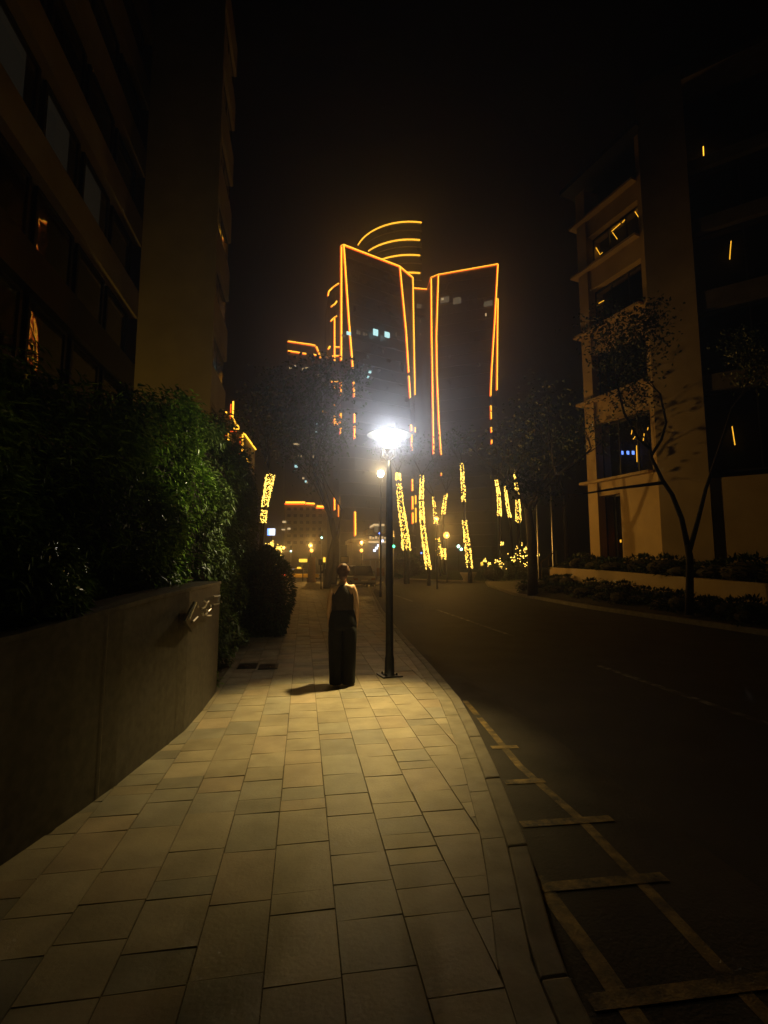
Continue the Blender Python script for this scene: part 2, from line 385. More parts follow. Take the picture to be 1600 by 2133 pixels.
def ell(cx, cy, z, rx, ry, n=20, p=2.3):
    r = []
    for k in range(n):
        a = 2*math.pi*k/n; c, s = math.cos(a), math.sin(a)
        r.append((cx+rx*math.copysign(abs(c)**(2/p), c), cy+ry*math.copysign(abs(s)**(2/p), s), z))
    return r
def pbuild(b, name, m):
    o = b.build(name, m, None, True); o.parent = per; s_ = o.modifiers.new('sub', 'SUBSURF'); s_.levels = 1; s_.render_levels = 1; return o
b = MB(); b.loft([ell(0, -.002, z, rx, ry) for z, rx, ry in ((.93, .165, .122), (1.0, .148, .108), (1.1, .152, .108), (1.18, .163, .112), (1.22, .15, .111), (1.27, .115, .104), (1.32, .08, .092), (1.35, .062, .078))])
pbuild(b, 'top', M['top'])
b = MB()
b.loft([ell(0, 0, z, rx, ry) for z, rx, ry in ((1.02, .152, .115), (.98, .158, .122), (.9, .185, .14), (.82, .198, .148), (.76, .198, .145), (.72, .19, .13))])
for s in (1, -1):
    b.loft([ell(s*x, y, z, rx, ry) for z, x, y, rx, ry in ((.84, .09, 0, .1, .135), (.7, .098, 0, .099, .128), (.6, .097, 0, .099, .12), (.5, .095, .005, .097, .115), (.4, .092, .004, .094, .112), (.3, .09, 0, .094, .112), (.2, .088, -.004, .091, .116), (.12, .086, -.005, .089, .12), (.07, .085, 0, .092, .128), (.03, .085, 0, .09, .135), (.012, .085, .01, .088, .14))])
    for i, (x, y, z) in enumerate(b.v[-220:]):      # soft folds down the wide legs
        a = math.atan2(y, x-s*.09); f_ = 1+.05*math.sin(5*a+z*9)+.03*math.sin(9*a-z*17+s)
        b.v[len(b.v)-220+i] = (s*.09+(x-s*.09)*f_, y*f_, z)
pbuild(b, 'trousers', M['cloth'])
b = MB(); b.ball((0, .012, 1.535), .096, 18, 12, (.94, 1.02, 1.02)); b.ball((.01, -.06, 1.595), .045, 12, 8, (1.15, 1, .85))
for k in range(60):
    a = rnd.uniform(0, 6.28); e = rnd.uniform(.1, 1.5)
    p = Vector((math.cos(a)*math.cos(e)*.088, .012+math.sin(a)*math.cos(e)*.095, 1.535+math.sin(e)*.096))
    b.leaf(p, Vector((math.cos(a), math.sin(a), -.6)), Vector((0, 0, 1)), rnd.uniform(.02, .045), .003)
b.ball((0, -.03, 1.47), .062, 12, 8, (1, .8, 1.1)); o = b.build('hair', M['hair'], None, True); o.parent = per

# ------------------------------------------------------------------ low granite wall with metal lettering
def walltop(y): return interp([(1.5, 1.12), (3, 1.17), (4.3, 1.3), (5.3, 1.35), (8.4, 1.38)], y)
t = thing('low_wall', (-1.3, 5, 0), 'low dark granite wall beside the pavement in front of the glossy hedge', 'wall')
yy = [-2, 0, 1.5, 2.2, 3.15, 3.6, 4.1, 4.6, 5.3, 6, 6.85]
fr = [(wallx(y), y) for y in yy]; bk = [(wallx(y)-.28, y) for y in yy]
MB().prism(fr+bk[::-1], -.02, [walltop(y) for y in yy]+[walltop(y) for y in yy][::-1]).build('wall', M['granite'], t)
b = MB(); tp = [walltop(y) for y in yy]
b.prism([(x+.015, y) for x, y in fr]+[(x-.015, y) for x, y in bk][::-1], [z+.001 for z in tp]+[z+.001 for z in tp][::-1], [z+.035 for z in tp]+[z+.035 for z in tp][::-1])
b.build('coping', M['granite'], t)
b = MB()
for y in (2.6, 3.9, 5.1, 6.2):
    x = wallx(y)+.0015; b.face([(x, y-.004, .0), (x, y+.004, .0), (x, y+.004, walltop(y)), (x, y-.004, walltop(y))])
b.build('panel_joint', M['joint'], t)
WX = -1.07
def wp(zx, zy): return atx(360+zx*.075, 1220+zy*.075, WX+.004)      # a spot on the wall face
p0 = wp(500, 700)
t = thing('wall_sign', (WX, p0.y, p0.z), 'metal emblem and small polished letters fixed to the far end of the low granite wall', 'sign')
b = MB()
em = [wp(280, 970), wp(560, 440), wp(740, 900), wp(480, 1280)]
q = [(p.x, p.y, p.z) for p in em]; b.mesh(q+[(x+.02, y, z) for x, y, z in q], [(0, 1, 2, 3), (7, 6, 5, 4), (0, 4, 5, 1), (1, 5, 6, 2), (2, 6, 7, 3), (3, 7, 4, 0)])
b.build('emblem', M['bronze'], t)
b = MB()
for pl in ([(1060, 300), (1170, 295), (1240, 270), (1200, 420), (1215, 500), (1060, 530)], [(780, 420), (870, 480), (920, 430)], [(870, 480), (810, 600), (720, 640)],
           [(980, 530), (985, 640), (900, 720)], [(865, 660), (870, 760), (820, 790), (880, 840), (990, 830)], [(740, 740), (770, 830)], [(1280, 440), (1290, 470)],
           [(560, 470), (490, 630), (405, 830), (365, 930)], [(465, 1000), (600, 870)], [(600, 520), (620, 600)]):
    b.tube([wp(*p)+Vector((.03, 0, 0)) for p in pl], .0095, 5)
b.build('letter_highlights', M['chrome'], t)  # strokes trace the bright highlights on the letters and emblem

# ------------------------------------------------------------------ hedges and bushes
def htop(y): return interp([(1, 2.2), (3, 2.55), (4.8, 3.0), (7.4, 3.6), (8.4, 3.8), (12, 4.2), (17, 4.6), (24, 5)], y)
def hedge(name, y0, y1, xf, label, n, L, m, zlo, topf, depth=.9, parts=True):
    t = thing(name, (xf((y0+y1)/2)-.4, (y0+y1)/2, 0), label, 'hedge')
    b = MB()
    for k in range(n):
        u = rnd.random(); y = y0+(y1-y0)*u**1.25
        zt = topf(y)+.35*math.sin(y*2.3)*.5+rnd.uniform(-.1, .2); z0 = zlo(y)
        side = rnd.random()
        z = z0+(zt-z0)*rnd.random()
        bulge = .16*math.sin(y*3.1+z*2.2)+.1*math.sin(z*5.3-y*1.7)
        dpt = -abs(rnd.gauss(0, .16))
        x = xf(y)+bulge+dpt-.3*max(0, (z-z0)/(zt-z0)-.8)*3
        if side > .82: x = xf(y)-rnd.random()*depth; z = zt+rnd.uniform(-.15, .12)
        d = Vector((rnd.uniform(.1, 1), rnd.uniform(-.8, .8), rnd.uniform(-1.1, .25)))
        l = L*rnd.uniform(.6, 1.35)
        b.leaf(Vector((x, y, z)), d, Vector((rnd.uniform(-.4, .4)+.5, rnd.uniform(-.4, .4), 1)), l, l*.2)
    o = b.build('foliage', m, t)
    b = MB()
    y = y0+.2
    while y < y1:
        x = xf(y)-.38; b.tube([(x, y, 0), (x+rnd.uniform(-.1, .1), y+.1, topf(y)*.5), (x+rnd.uniform(-.1, .1), y+rnd.uniform(-.15, .15), topf(y)*.93)], [.03, .022, .006], 5)
        y += .45
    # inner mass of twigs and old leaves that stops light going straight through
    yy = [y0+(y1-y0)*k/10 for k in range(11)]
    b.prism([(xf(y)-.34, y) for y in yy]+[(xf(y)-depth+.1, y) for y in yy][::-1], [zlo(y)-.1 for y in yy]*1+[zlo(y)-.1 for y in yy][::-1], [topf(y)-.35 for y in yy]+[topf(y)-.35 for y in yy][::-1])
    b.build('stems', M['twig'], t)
    return t
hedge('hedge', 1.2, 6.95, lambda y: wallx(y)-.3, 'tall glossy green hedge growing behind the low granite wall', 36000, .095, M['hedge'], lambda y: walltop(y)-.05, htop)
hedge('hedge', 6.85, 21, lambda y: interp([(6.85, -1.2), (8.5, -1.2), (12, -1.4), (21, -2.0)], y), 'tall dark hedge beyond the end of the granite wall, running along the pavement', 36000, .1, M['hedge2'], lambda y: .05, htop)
def bush(name, c, rx, ry, h, n, L, m, label, cat='bush', group=None, square=False):
    c = Vector(c); t = thing(name, c, label, cat, group); b = MB()
    for k in range(n):
        a = rnd.uniform(0, 2*math.pi); e = rnd.uniform(-.75, 1)*math.pi/2; rr = 1-abs(rnd.gauss(0, .1))+.08*math.sin(3*a+4*e)
        if square: q = 4; 
        dr = Vector((math.cos(a)*math.cos(e), math.sin(a)*math.cos(e), math.sin(e)))
        if square: dr = dr/max(abs(dr.x), abs(dr.y), abs(dr.z))*.85
        p = c+Vector((dr.x*rx*rr, dr.y*ry*rr, h*.45+dr.z*h*.55*rr))
        if p.z < c.z+.02: p.z = c.z+.02
        b.leaf(p, dr+Vector((rnd.uniform(-.6, .6), rnd.uniform(-.6, .6), rnd.uniform(-.6, .4))), Vector((rnd.uniform(-.5, .5), rnd.uniform(-.5, .5), 1)), L*rnd.uniform(.6, 1.3), L*.22)
    b.build('foliage', m, t)
    b = MB(); b.ball(c+Vector((0, 0, h*.45)), 1, 12, 8, (rx*.74, ry*.74, h*.42))
    for k in range(5):
        a = k*1.26; b.tube([c, c+Vector((math.cos(a)*rx*.5, math.sin(a)*ry*.5, h*.6))], [.03, .01], 5)
    b.build('stems', M['twig'], t); return t
bush('bush', (-.85, 12.3, 0), .62, .95, 1.95, 7000, .11, M['leafd'], 'dark rounded bush leaning over the pavement at the end of the tall hedges')
# square metal access covers in the pavement
for (x, y, lb) in ((-.52, 8.35, 'square metal access cover in the pavement, the one closer to the person'), (-.85, 8.45, 'worn square access cover in the pavement against the foot of the hedge')):
    t = thing('access_cover', (x, y, 0), lb, 'access cover', 'access covers in the pavement')
    b = MB(); b.box((x, y, .006), (.3, .4, .012)); b.build('lid', M['iron'], t, bevel=.003)
    b = MB(); b.tube([(x-.04, y-.1, .014), (x, y-.1, .024), (x+.04, y-.1, .014)], .008, 6); b.build('handle', M['steel'], t)

# ------------------------------------------------------------------ office building on the left, behind the hedges
XN = -8.25; XF = -4.67; YC = 25.0; ZT = 34
t = thing('office_building', (-9, 20, 0), 'tall dark office building behind the tall hedge with a pale stone end column', 'building')
MB().prism([(XN-12, -4), (XN-.6, -4), (XN-.6, YC), (XN-12, YC)], 0, ZT).build('wall', M['interior'], t)
b = MB(); b.prism([(XN, YC), (XF, YC), (XF, YC+.35), (XN, YC+.35)], 0, ZT)
b.build('column', M['tan'], t)
fl = [3.1, 6.85, 10.6, 14.35, 18.1, 21.85, 25.6, 29.35, 33.1]
XE = XF-.03; YE = 29.6
for z in fl:
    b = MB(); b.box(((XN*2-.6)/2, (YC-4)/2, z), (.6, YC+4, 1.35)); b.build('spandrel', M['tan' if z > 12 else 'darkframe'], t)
    b = MB(); b.box(((XE+XN)/2, (YC+.35+YE)/2, z+.2), (XE-XN, YE-YC-.35, 1.9)); b.build('spandrel', M['tan'], t)
MB().prism([(XN, YC+.35), (XE-.35, YC+.35), (XE-.35, YE-.1), (XN, YE-.1)], 0, ZT-.01).build('core', M['interior'], t)
for i, z in enumerate(fl[:-1]):
    z0, z1 = z+1.15, fl[i+1]-.75
    f = MB(); x = XE-.2
    for y in (YC+.4, (YC+YE)/2+.2, YE-.06): f.box((x, y, (z0+z1)/2), (.1, .07, z1-z0))
    for z_ in (z0+.05, z1-.05): f.box((x, (YC+.4+YE-.06)/2, z_), (.102, YE-YC-.4, .1))
    f = f.build('window', M['darkframe'], t)
    MB().face([(x+.02, YC+.44, z0), (x+.02, YE-.1, z0), (x+.02, YE-.1, z1), (x+.02, YC+.44, z1)]).build('pane', M['darkglass'], f)
for i, z in enumerate(fl[:-2]):
    z0, z1 = z+.675, fl[i+1]-.675; y = YC-2.8
    while y > 2:
        f = MB()
        for yy_ in (y, y+2.4): f.box((XN-.38, yy_, (z0+z1)/2), (.12, .16, z1-z0))
        for z_ in (z0+.05, z1-.05): f.box((XN-.38, y+1.2, z_), (.122, 2.42, .1))
        f = f.build('window', M['darkframe'], t)
        MB().face([(XN-.36, y+.08, z0), (XN-.36, y+2.32, z0), (XN-.36, y+2.32, z1), (XN-.36, y+.08, z1)]).build('pane', M['glass'], f)
        if i == 3 and y < 22 and y > 9:
            MB().box((XN-.5, y+1.2, (z0+z1)/2), (.02, 1.5, z1-z0-.1)).build('blind', M['blind'], f)
        y -= 2.9
# unseen amber floodlight added behind the hedge to light the stone column
FL = Vector((-7.75, 15.0, 0))
t = thing('added_flood_light', FL, 'unseen ground floodlight added behind the tall hedge to light the stone column', 'floodlight')
b = MB(); b.box(FL+Vector((0, 0, .3)), (.3, .12, .22)); b.box(FL+Vector((0, 0, .1)), (.06, .06, .2)); b.build('housing', M['iron'], t)
light('SPOT', FL+Vector((0, .14, .42)), 62, (1, .6, .08), t, 'added_flood', .1, (-5.9, YC, 11.5), 56, 1)

# ------------------------------------------------------------------ building on the right
def uv(u, v): c, s = math.cos(YAW), math.sin(YAW); return Vector((u*c+v*s, -u*s+v*c, 0))
P0 = uv(12.55, 30); dB = uv(math.sin(R(-23.4)), math.cos(R(-23.4))); dA = uv(math.sin(R(-55.7)), math.cos(R(-55.7)))
P1 = P0-dB*4.9; P2 = P1-dA*.02
nB = Vector((-dB.y, dB.x, 0)); nA = Vector((-dA.y, dA.x, 0))      # towards the street
if nB.x > 0: nB = -nB
if nA.dot(-P1) < 0: nA = -nA
GZ = .3
def zat(px, py, p, n): return onp(px, py, p, n).z
t = thing('office_building', P1, 'ochre office building on the right with stacked window bays and a broad front column', 'building')
bk1 = P1-dA*16; far = P0+Vector((14, 3, 0))
def rect(b, p, d, n, s0, s1, z0, z1, th, off=0):
    a = p+d*s0+n*off; c = p+d*s1+n*off
    b.prism([(a.x, a.y), (c.x, c.y), (c.x-n.x*th, c.y-n.y*th), (a.x-n.x*th, a.y-n.y*th)], z0, z1)
a0 = P0-nB*1.1; a1 = P1-nB*1.1; a2 = P1-nA*1.1-dA*1.6; a3 = bk1-nA*1.1
MB().prism([(p.x, p.y) for p in (a0, a1, a3, bk1+Vector((12, 10, 0)), far)], 0, 27.2).build('core', M['interior'], t)
# column at the corner, pier at the far end
b = MB(); rect(b, P1, -dA, nA, -.25, 1.95, 0, 28.5, 1.0, .25); b.build('column', M['render'], t)
b = MB(); rect(b, P0, -dB, nB, -.1, .62, 0, 25.4, 1.3, .12); b.build('pier', M['render'], t)
b = MB(); rect(b, P0, -dB, nB, 4.32, 4.9, 0, 25.9, 1.2, .03); b.build('pier', M['render'], t)
# floors of the bay, read from the facade: (sill z, head z)
pc = P0-dB*2.4
def bz(px, py): return onp(px, py, P0, nB).z
fz = [(bz(1270, 1002), bz(1252, 882)), (bz(1240, 775), bz(1240, 740)), (bz(1229, 701), bz(1222, 606)), (bz(1221, 569), bz(1218, 468)), (bz(1216, 440), bz(1212, 395))]
zb = [(7.6, 10.4), (11.6, 14.2), (15.4, 18.0), (19.3, 21.2)]
bands = []
FLR = [(0.0, 1.0), (5.7, 6.5), (10.1, 11.45), (14.4, 15.85), (18.6, 19.85), (22.1, 23.2)]
for k, (z0, z1) in enumerate(FLR[1:]):
    b = MB(); rect(b, P0, -dB, nB, .62, 4.32, z0, z1, 1.1, .0)
    rect(b, P0, -dB, nB, -.5, 4.32, z1-.002, z1+.14, 1.5, .42); b.build('ledge', M['render'], t)
b = MB(); rect(b, P0, -dB, nB, -1.0, 4.9, 26.0, 26.3, 2.2, .55); b.build('eaves', M['darkframe'], t)
b = MB(); rect(b, P1, -dA, nA, 1.95, 15, 27.0, 27.4, 3, .9); b.build('eaves', M['darkstone'], t)
b = MB(); rect(b, P0, -dB, nB, 2.1, 4.32, .0, 5.7, .9, -.02); b.build('wall', M['render'], t)
b = MB(); rect(b, P1, -dA, nA, 1.95, 15, 0, 5.9, 1, 0); b.build('wall', M['render'], t)
for z0, z1 in FLR[2:]: b = MB(); rect(b, P1, -dA, nA, 1.95, 15, z0+.2, z1-.3, 1, .05); b.build('ledge', M['darkstone'], t)
def window(p, d, n, s0, s1, z0, z1, off, nm=3, rods=()):
    f = MB()
    for k in range(nm+1):
        s = s0+(s1-s0)*k/nm; rect(f, p, d, n, s-.035, s+.035, z0, z1, .1, off)
    rect(f, p, d, n, s0, s1, z0, z0+.08, .12, off+.003); rect(f, p, d, n, s0, s1, z1-.08, z1, .12, off+.003)
    f = f.build('window', M['darkframe'], t)
    a = p+d*s0+n*(off-.03); c = p+d*s1+n*(off-.03)
    MB().face([(a.x, a.y, z0), (c.x, c.y, z0), (c.x, c.y, z1), (a.x, a.y, z1)]).build('pane', M['glass'], f)
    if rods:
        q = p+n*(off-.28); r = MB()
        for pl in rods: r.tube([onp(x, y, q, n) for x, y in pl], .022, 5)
        r.build('reflection_or_lamp', M['led'], f)  # glowing rods stand in for streaks of reflection on the pane
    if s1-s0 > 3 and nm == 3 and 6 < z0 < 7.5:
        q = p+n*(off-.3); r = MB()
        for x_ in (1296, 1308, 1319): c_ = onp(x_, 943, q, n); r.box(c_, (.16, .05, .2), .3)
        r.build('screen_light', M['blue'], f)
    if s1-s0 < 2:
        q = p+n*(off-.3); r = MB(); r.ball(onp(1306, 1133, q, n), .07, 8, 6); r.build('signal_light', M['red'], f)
        r = MB(); r.box(onp(1293, 1127, q, n), (.06, .05, .16)); r.build('reflection_or_lamp', M['led'], f)
for k in range(5):
    z0, z1 = FLR[k][1]+(.0 if k else -.1), FLR[k+1][0]
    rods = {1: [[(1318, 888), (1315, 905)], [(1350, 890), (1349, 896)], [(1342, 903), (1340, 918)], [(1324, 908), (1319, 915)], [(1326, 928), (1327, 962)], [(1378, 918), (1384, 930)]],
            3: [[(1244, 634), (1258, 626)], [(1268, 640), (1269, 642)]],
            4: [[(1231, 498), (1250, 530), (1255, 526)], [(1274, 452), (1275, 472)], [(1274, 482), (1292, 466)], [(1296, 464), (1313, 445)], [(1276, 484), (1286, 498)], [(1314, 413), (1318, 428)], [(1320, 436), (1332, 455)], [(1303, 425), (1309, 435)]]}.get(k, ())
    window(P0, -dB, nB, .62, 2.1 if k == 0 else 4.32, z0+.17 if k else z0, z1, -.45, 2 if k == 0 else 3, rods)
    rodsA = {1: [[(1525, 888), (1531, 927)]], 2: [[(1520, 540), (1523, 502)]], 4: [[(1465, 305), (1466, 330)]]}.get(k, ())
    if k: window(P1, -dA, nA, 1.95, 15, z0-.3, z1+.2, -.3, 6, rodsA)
# low planter wall on a raised bed, shrubs either side of it
wallpts = [uv(9.9, 30), uv(10.1, 25), uv(10.35, 20), uv(10.6, 16), uv(10.8, 13), uv(11.3, 6)]
ft = [(p.x, p.y) for p in wallpts]; bt = [(p.x+.32, p.y+.06) for p in wallpts]
tz = [1.5, 1.42, 1.28, 1.14, 1.02, .85]; bzs = [.74, .62, .48, .38, .3, .15]
t = thing('planter_wall', wallpts[2], 'long low ochre planter wall along the far pavement in front of the right-hand building', 'wall')
b = MB(); b.prism(ft+bt[::-1], 0, tz+tz[::-1]); b.build('wall', M['render'], t)
kx = [interp(KR, p.y)+.17 for p in wallpts]
b = MB(); n_ = len(wallpts)
vs = [(p[0], p[1], z) for p, z in zip(ft, bzs)]+[(x, p[1], .02) for x, p in zip(kx, ft)]
b.mesh(vs, [(i, i+1, n_+i+1, n_+i) for i in range(n_-1)]); struct(b.build('planting_bed', M['soil']))
struct(MB().prism([(p[0]+.2, p[1]) for p in ft]+[(45, 5), (45, 40)], 0, [z-.12 for z in tz]+[.8, 1.3]).build('planter_soil', M['soil']))
rs = random.Random(3)
def walk(u):
    i = min(int(u*(n_-1)), n_-2); fu = u*(n_-1)-i
    return wallpts[i].lerp(wallpts[i+1], fu), bzs[i]+(bzs[i+1]-bzs[i])*fu, tz[i]+(tz[i+1]-tz[i])*fu
for k in range(30):
    p, z0, z1 = walk(k/30*.86); kxx = interp(KR, p.y)+.3
    x = p.x-.35-rs.random()*.5 if k % 2 else kxx+(p.x-kxx)*rs.uniform(.1, .5); x = max(x, kxx+.2)
    zz = z0*max(0, (x-kxx)/(p.x-kxx))
    bush('shrub', (x, p.y+rs.uniform(-.3, .3), zz-.03), rs.uniform(.35, .6), rs.uniform(.45, .8), rs.uniform(.3, .62), 260, .15, M['leafd'],
         'low dark shrub growing against the street side of the ochre planter wall', 'shrub', 'low shrubs along the planter wall')
for k in range(11):
    p, z0, z1 = walk((k+.4)/11*.82); h = .5+rs.uniform(0, .35)
    if k < 1: h = .25
    bush('shrub', (p.x+1.0+rs.uniform(-.1, .3), p.y+.2, z1-.1), rs.uniform(.8, 1.1), rs.uniform(.9, 1.3), h, 420, .2, M['leafd'],
         'dark clipped shrub standing on top of the planter, behind the ochre wall', 'shrub', 'clipped shrubs behind the planter wall')

# ------------------------------------------------------------------ trees
def branchy(b, p, d, L, r, depth, seg=4):
    pts = [p]; rr = [r]
    for k in range(seg):
        d = (d+Vector((rnd.uniform(-.2, .2), rnd.uniform(-.2, .2), rnd.uniform(-.05, .18)))).normalized()
        p = p+d*L/seg; pts.append(p); rr.append(r*(1-.55*(k+1)/seg))
    b.tube(pts, rr, 6)
    ends = [p]
    if depth:
        for k in range(3):
            q = pts[-1-(k % 2)]; a = rnd.uniform(0, 6.28)
            dd = (d+Vector((math.cos(a)*.8, math.sin(a)*.8, rnd.uniform(-.1, .5)))).normalized()
            ends += branchy(b, q, dd, L*.68, r*.42, depth-1, 3)
    return ends
def crown(b, ends, rad, n, L):
    for e in ends:
        for k in range(n):
            v = Vector((rnd.gauss(0, 1), rnd.gauss(0, 1), rnd.gauss(0, .7))); p = e+v*rad*.5
            b.leaf(p, Vector((rnd.uniform(-1, 1), rnd.uniform(-1, 1), rnd.uniform(-1, .4))), Vector((rnd.uniform(-1, 1), rnd.uniform(-1, 1), 1)), L*rnd.uniform(.6, 1.3), L*.3)
def tree(base, label, paths, ends_extra=(), bl=2.2, br=.06, dep=2, rad=.9, n=34, L=.16, m='leafd', group=None):
    t = thing('tree', base, label, 'tree', group)
    b = MB(); ends = list(ends_extra)
    for pts, r0, r1, grow in paths:
        k = len(pts); b.tube(pts, [r0+(r1-r0)*i/(k-1) for i in range(k)], 9)
        if grow:
            d = (Vector(pts[-1])-Vector(pts[-2])).normalized()
            for _ in range(grow):
                a = rnd.uniform(0, 6.28); ends += branchy(b, Vector(pts[-1]), (d+Vector((math.cos(a)*.7, math.sin(a)*.7, .1))).normalized(), bl, br, dep)
    b.build('trunk', M['bark'], t, True)
    b = MB(); crown(b, ends, rad, n, L); b.build('crown', M[m], t)
    return t
def P(Y): return lambda x, y: at(x, y, Y)
# forked tree in front of the right-hand building
f = P(13.8); g0 = f(1435, 1272); g0.z = .1
tree(g0, 'slim forked tree with a Y-shaped trunk in front of the ochre planter wall',
     [([g0, f(1437, 1215), f(1437, 1160), f(1432, 1135)], .12, .09, 0), ([f(1433, 1140), f(1420, 1080), f(1400, 1030), f(1380, 1000), f(1358, 955), f(1352, 925)], .085, .04, 1),
      ([f(1437, 1145), f(1455, 1080), f(1470, 1020), f(1500, 930), f(1525, 850)], .08, .03, 2), ([f(1385, 1005), f(1330, 1012), f(1280, 1018), f(1225, 1027)], .06, .025, 1),
      ([f(1356, 950), f(1378, 915), f(1388, 880), f(1375, 820)], .05, .03, 2), ([f(1354, 935), f(1330, 915), f(1300, 860), f(1285, 800)], .045, .03, 2)],
     bl=1.1, br=.02, dep=2, rad=.6, n=44, L=.13)
# tree with a dark trunk at the kerb opposite
f = P(25.5); g0 = f(1110, 1240); g0.z = 0
tree(g0, 'dark tree on the far kerb between the flagpoles and the lit shrubs',
     [([g0, f(1110, 1190), f(1107, 1120), f(1100, 1060)], .3, .2, 3), ([f(1102, 1070), f(1130, 1020), f(1160, 990)], .12, .06, 2)], bl=2.6, br=.09, dep=2, rad=1.2, n=22, L=.2)
# twin-trunk street tree beyond the person
f = P(36); g0 = f(692, 1226); g0.z = 0; g1 = f(680, 1226); g1.z = 0
tree(g0, 'dark twin-trunk street tree on the pavement beyond the person, to the left of their head',
     [([g0, f(698, 1180), f(700, 1130), f(690, 1080)], .3, .2, 2), ([g1, f(683, 1195), f(688, 1160), f(699, 1110)], .24, .17, 0), ([f(700, 1135), f(708, 1095), f(712, 1060)], .13, .06, 1), ([f(690, 1085), f(668, 1020), f(650, 965)], .13, .07, 3)],
     bl=3.6, br=.06, dep=2, rad=1.2, n=46, L=.3)
tree(at(1075, 1215, 58)*1, 'tall dark tree behind the flagpoles and the lit shrubs', [([Vector((at(1180, 1200, 58).x, 58, 0)), at(1180, 1120, 58), at(1175, 1040, 58)], .35, .25, 5)], bl=4, br=.12, dep=2, rad=2, n=30, L=.3)
# trees whose trunks are wound with bulbs
def lit_tree(pts, r0, r1, n, label, slabel, gaps=(), top=3, br=.05, bl=2.0):
    base = Vector((pts[0].x, pts[0].y, -.02)) if pts[0].z < 1.5 else Vector((pts[0].x, pts[0].y, 0))
    tr = tree(base, label, [([base]+pts, r0*.8, r1*.7, top)], bl=bl, br=br, dep=1, rad=1.3, n=26, L=.22, group='trees wound with bulbs')
    b = MB(); k = len(pts); wire = []
    for i in range(int(n*1.5)):
        u = rnd.random()
        if rnd.random() > min(1, .25+u*9, .25+(1-u)*9): continue
        if any(a < u < c for a, c in gaps): continue
        j = min(int(u*(k-1)), k-2); p = pts[j].lerp(pts[j+1], u*(k-1)-j)
        a = rnd.uniform(0, 6.283); rr = (r0+(r1-r0)*u)*rnd.choice((1, 1.02, 1.05, 1.1, 1.3))
        q = p+Vector((math.cos(a)*rr, math.sin(a)*rr, 0)); wire.append((u, q))
        b.octa(q, .042*p.y/42*rnd.uniform(.6, 1.15))
    b.mi = 1; wire.sort(key=lambda q: q[0]); b.tube([q for _, q in wire], .008, 3)
    o = b.build('string_lights', [M['bulbs'], M['iron']]); tag(o, slabel, 'string lights', 'string lights on trunks')
    return tr
f = P(44)
lit_tree([f(847, 1148), f(843, 1110), f(836, 1060), f(830, 1000), f(829, 985)], .33, .16, 560, 'bulb-wound tree standing just right of the lamp post', 'warm string lights on the first trunk right of the lamp post, widest near its foot', ((.72, .75),))
f = P(40)
lit_tree([f(893, 1187), f(886, 1140), f(880, 1090), f(878, 1040), f(879, 990)], .2, .13, 620, 'bulb-wound tree lit almost down to the kerb, second trunk right of the lamp post', 'string lights on the second trunk right of the lamp post, reaching almost to the kerb', ((.48, .5), (.73, .75)))
f = P(46)
lit_tree([f(979, 1186), f(974, 1140), f(968, 1090), f(965, 1020), f(962, 965)], .26, .13, 460, 'tallest bulb-wound tree, standing apart to the right of the orange street lamps', 'warm string lights on the tallest lit trunk, broken by a dark gap halfway up', ((.52, .66),))
f = P(62)
lit_tree([f(916, 1170), f(911, 1110), f(907, 1080), f(903, 1035)], .28, .12, 170, 'bulb-wound tree behind the smaller orange street lamp', 'sparse string lights on the trunk behind the smaller orange street lamp', ((.28, .55),))
f = P(64)
lit_tree([f(925, 1165), f(924, 1140), f(922, 1080), f(929, 1025)], .26, .2, 240, 'bulb-wound tree behind the bright orange globe lamp', 'string lights on the trunk behind the bright orange globe lamp, thickest at its top', ((.3, .72),))
f = P(58)
lit_tree([f(1044, 1180), f(1041, 1076), f(1039, 1030), f(1034, 1000)], .26, .14, 330, 'left tree of the three lit trunks before the flagpoles', 'string lights on the left trunk of the three before the flagpoles', ((0, .34),))
lit_tree([f(1070, 1180), f(1062, 1078), f(1056, 1045), f(1052, 1012)], .18, .12, 260, 'middle tree of the three lit trunks before the flagpoles', 'string lights on the slim middle trunk of the three before the flagpoles', ((0, .34),))
lit_tree([f(1082, 1180), f(1080, 1085), f(1078, 1030), f(1072, 980)], .4, .1, 430, 'right tree of the three lit trunks before the flagpoles, flaring at its foot', 'string lights on the right trunk of the three before the flagpoles, flaring wide below', ((0, .32), (.6, .66)))
f = P(27)
lit_tree([f(541, 1185), f(546, 1105), f(552, 1050), f(559, 1015), f(564, 988)], .1, .2, 560, 'bulb-wound tree rising behind the far end of the tall hedge', 'bright string lights on the trunk behind the far end of the tall hedge', ((0, .32), (.44, .47)))
# ------------------------------------------------------------------ other street lamps
def globe_lamp(px, py, Y, label, I, col, m, r=.16, gy=None, zb=-.02, twin=None, group='round street lamps down the street'):
    p = at(px, py, Y); t = thing('street_lamp', (p.x, p.y, zb), label, 'street lamp', group)
    MB().tube([(p.x, p.y, zb), (p.x, p.y, zb+.5), (p.x, p.y, p.z-r*.9)], [.08, .055, .04], 8).build('pole', M['iron'], t)
    MB().ball(p, r, 14, 10).build('globe', m, t, True)
    if twin:
        q = at(*twin, Y); MB().ball(q, r*.9, 14, 10).build('globe', m, t, True)
    b = MB(); b.lathe([(r*.3, r), (r*.6, r*1.06), (r*.2, r*1.3)], p, 12); b.build('cap', M['iron'], t)
    if I: light('POINT', p+Vector((-.0, -r*1.3, -r*.2)), I, col, t, 'lamp_glow', .12)
    if I and col[2] < .3:      # extra beam towards the camera, added for the halo in the haze
        light('SPOT', p+Vector((-r*.2, -r*1.3, 0)), 24, col, t, 'lamp_beam', .12, (p.x*.1, 2, 5), 44, 1)
    return t
SOD = (1, .5, .1)
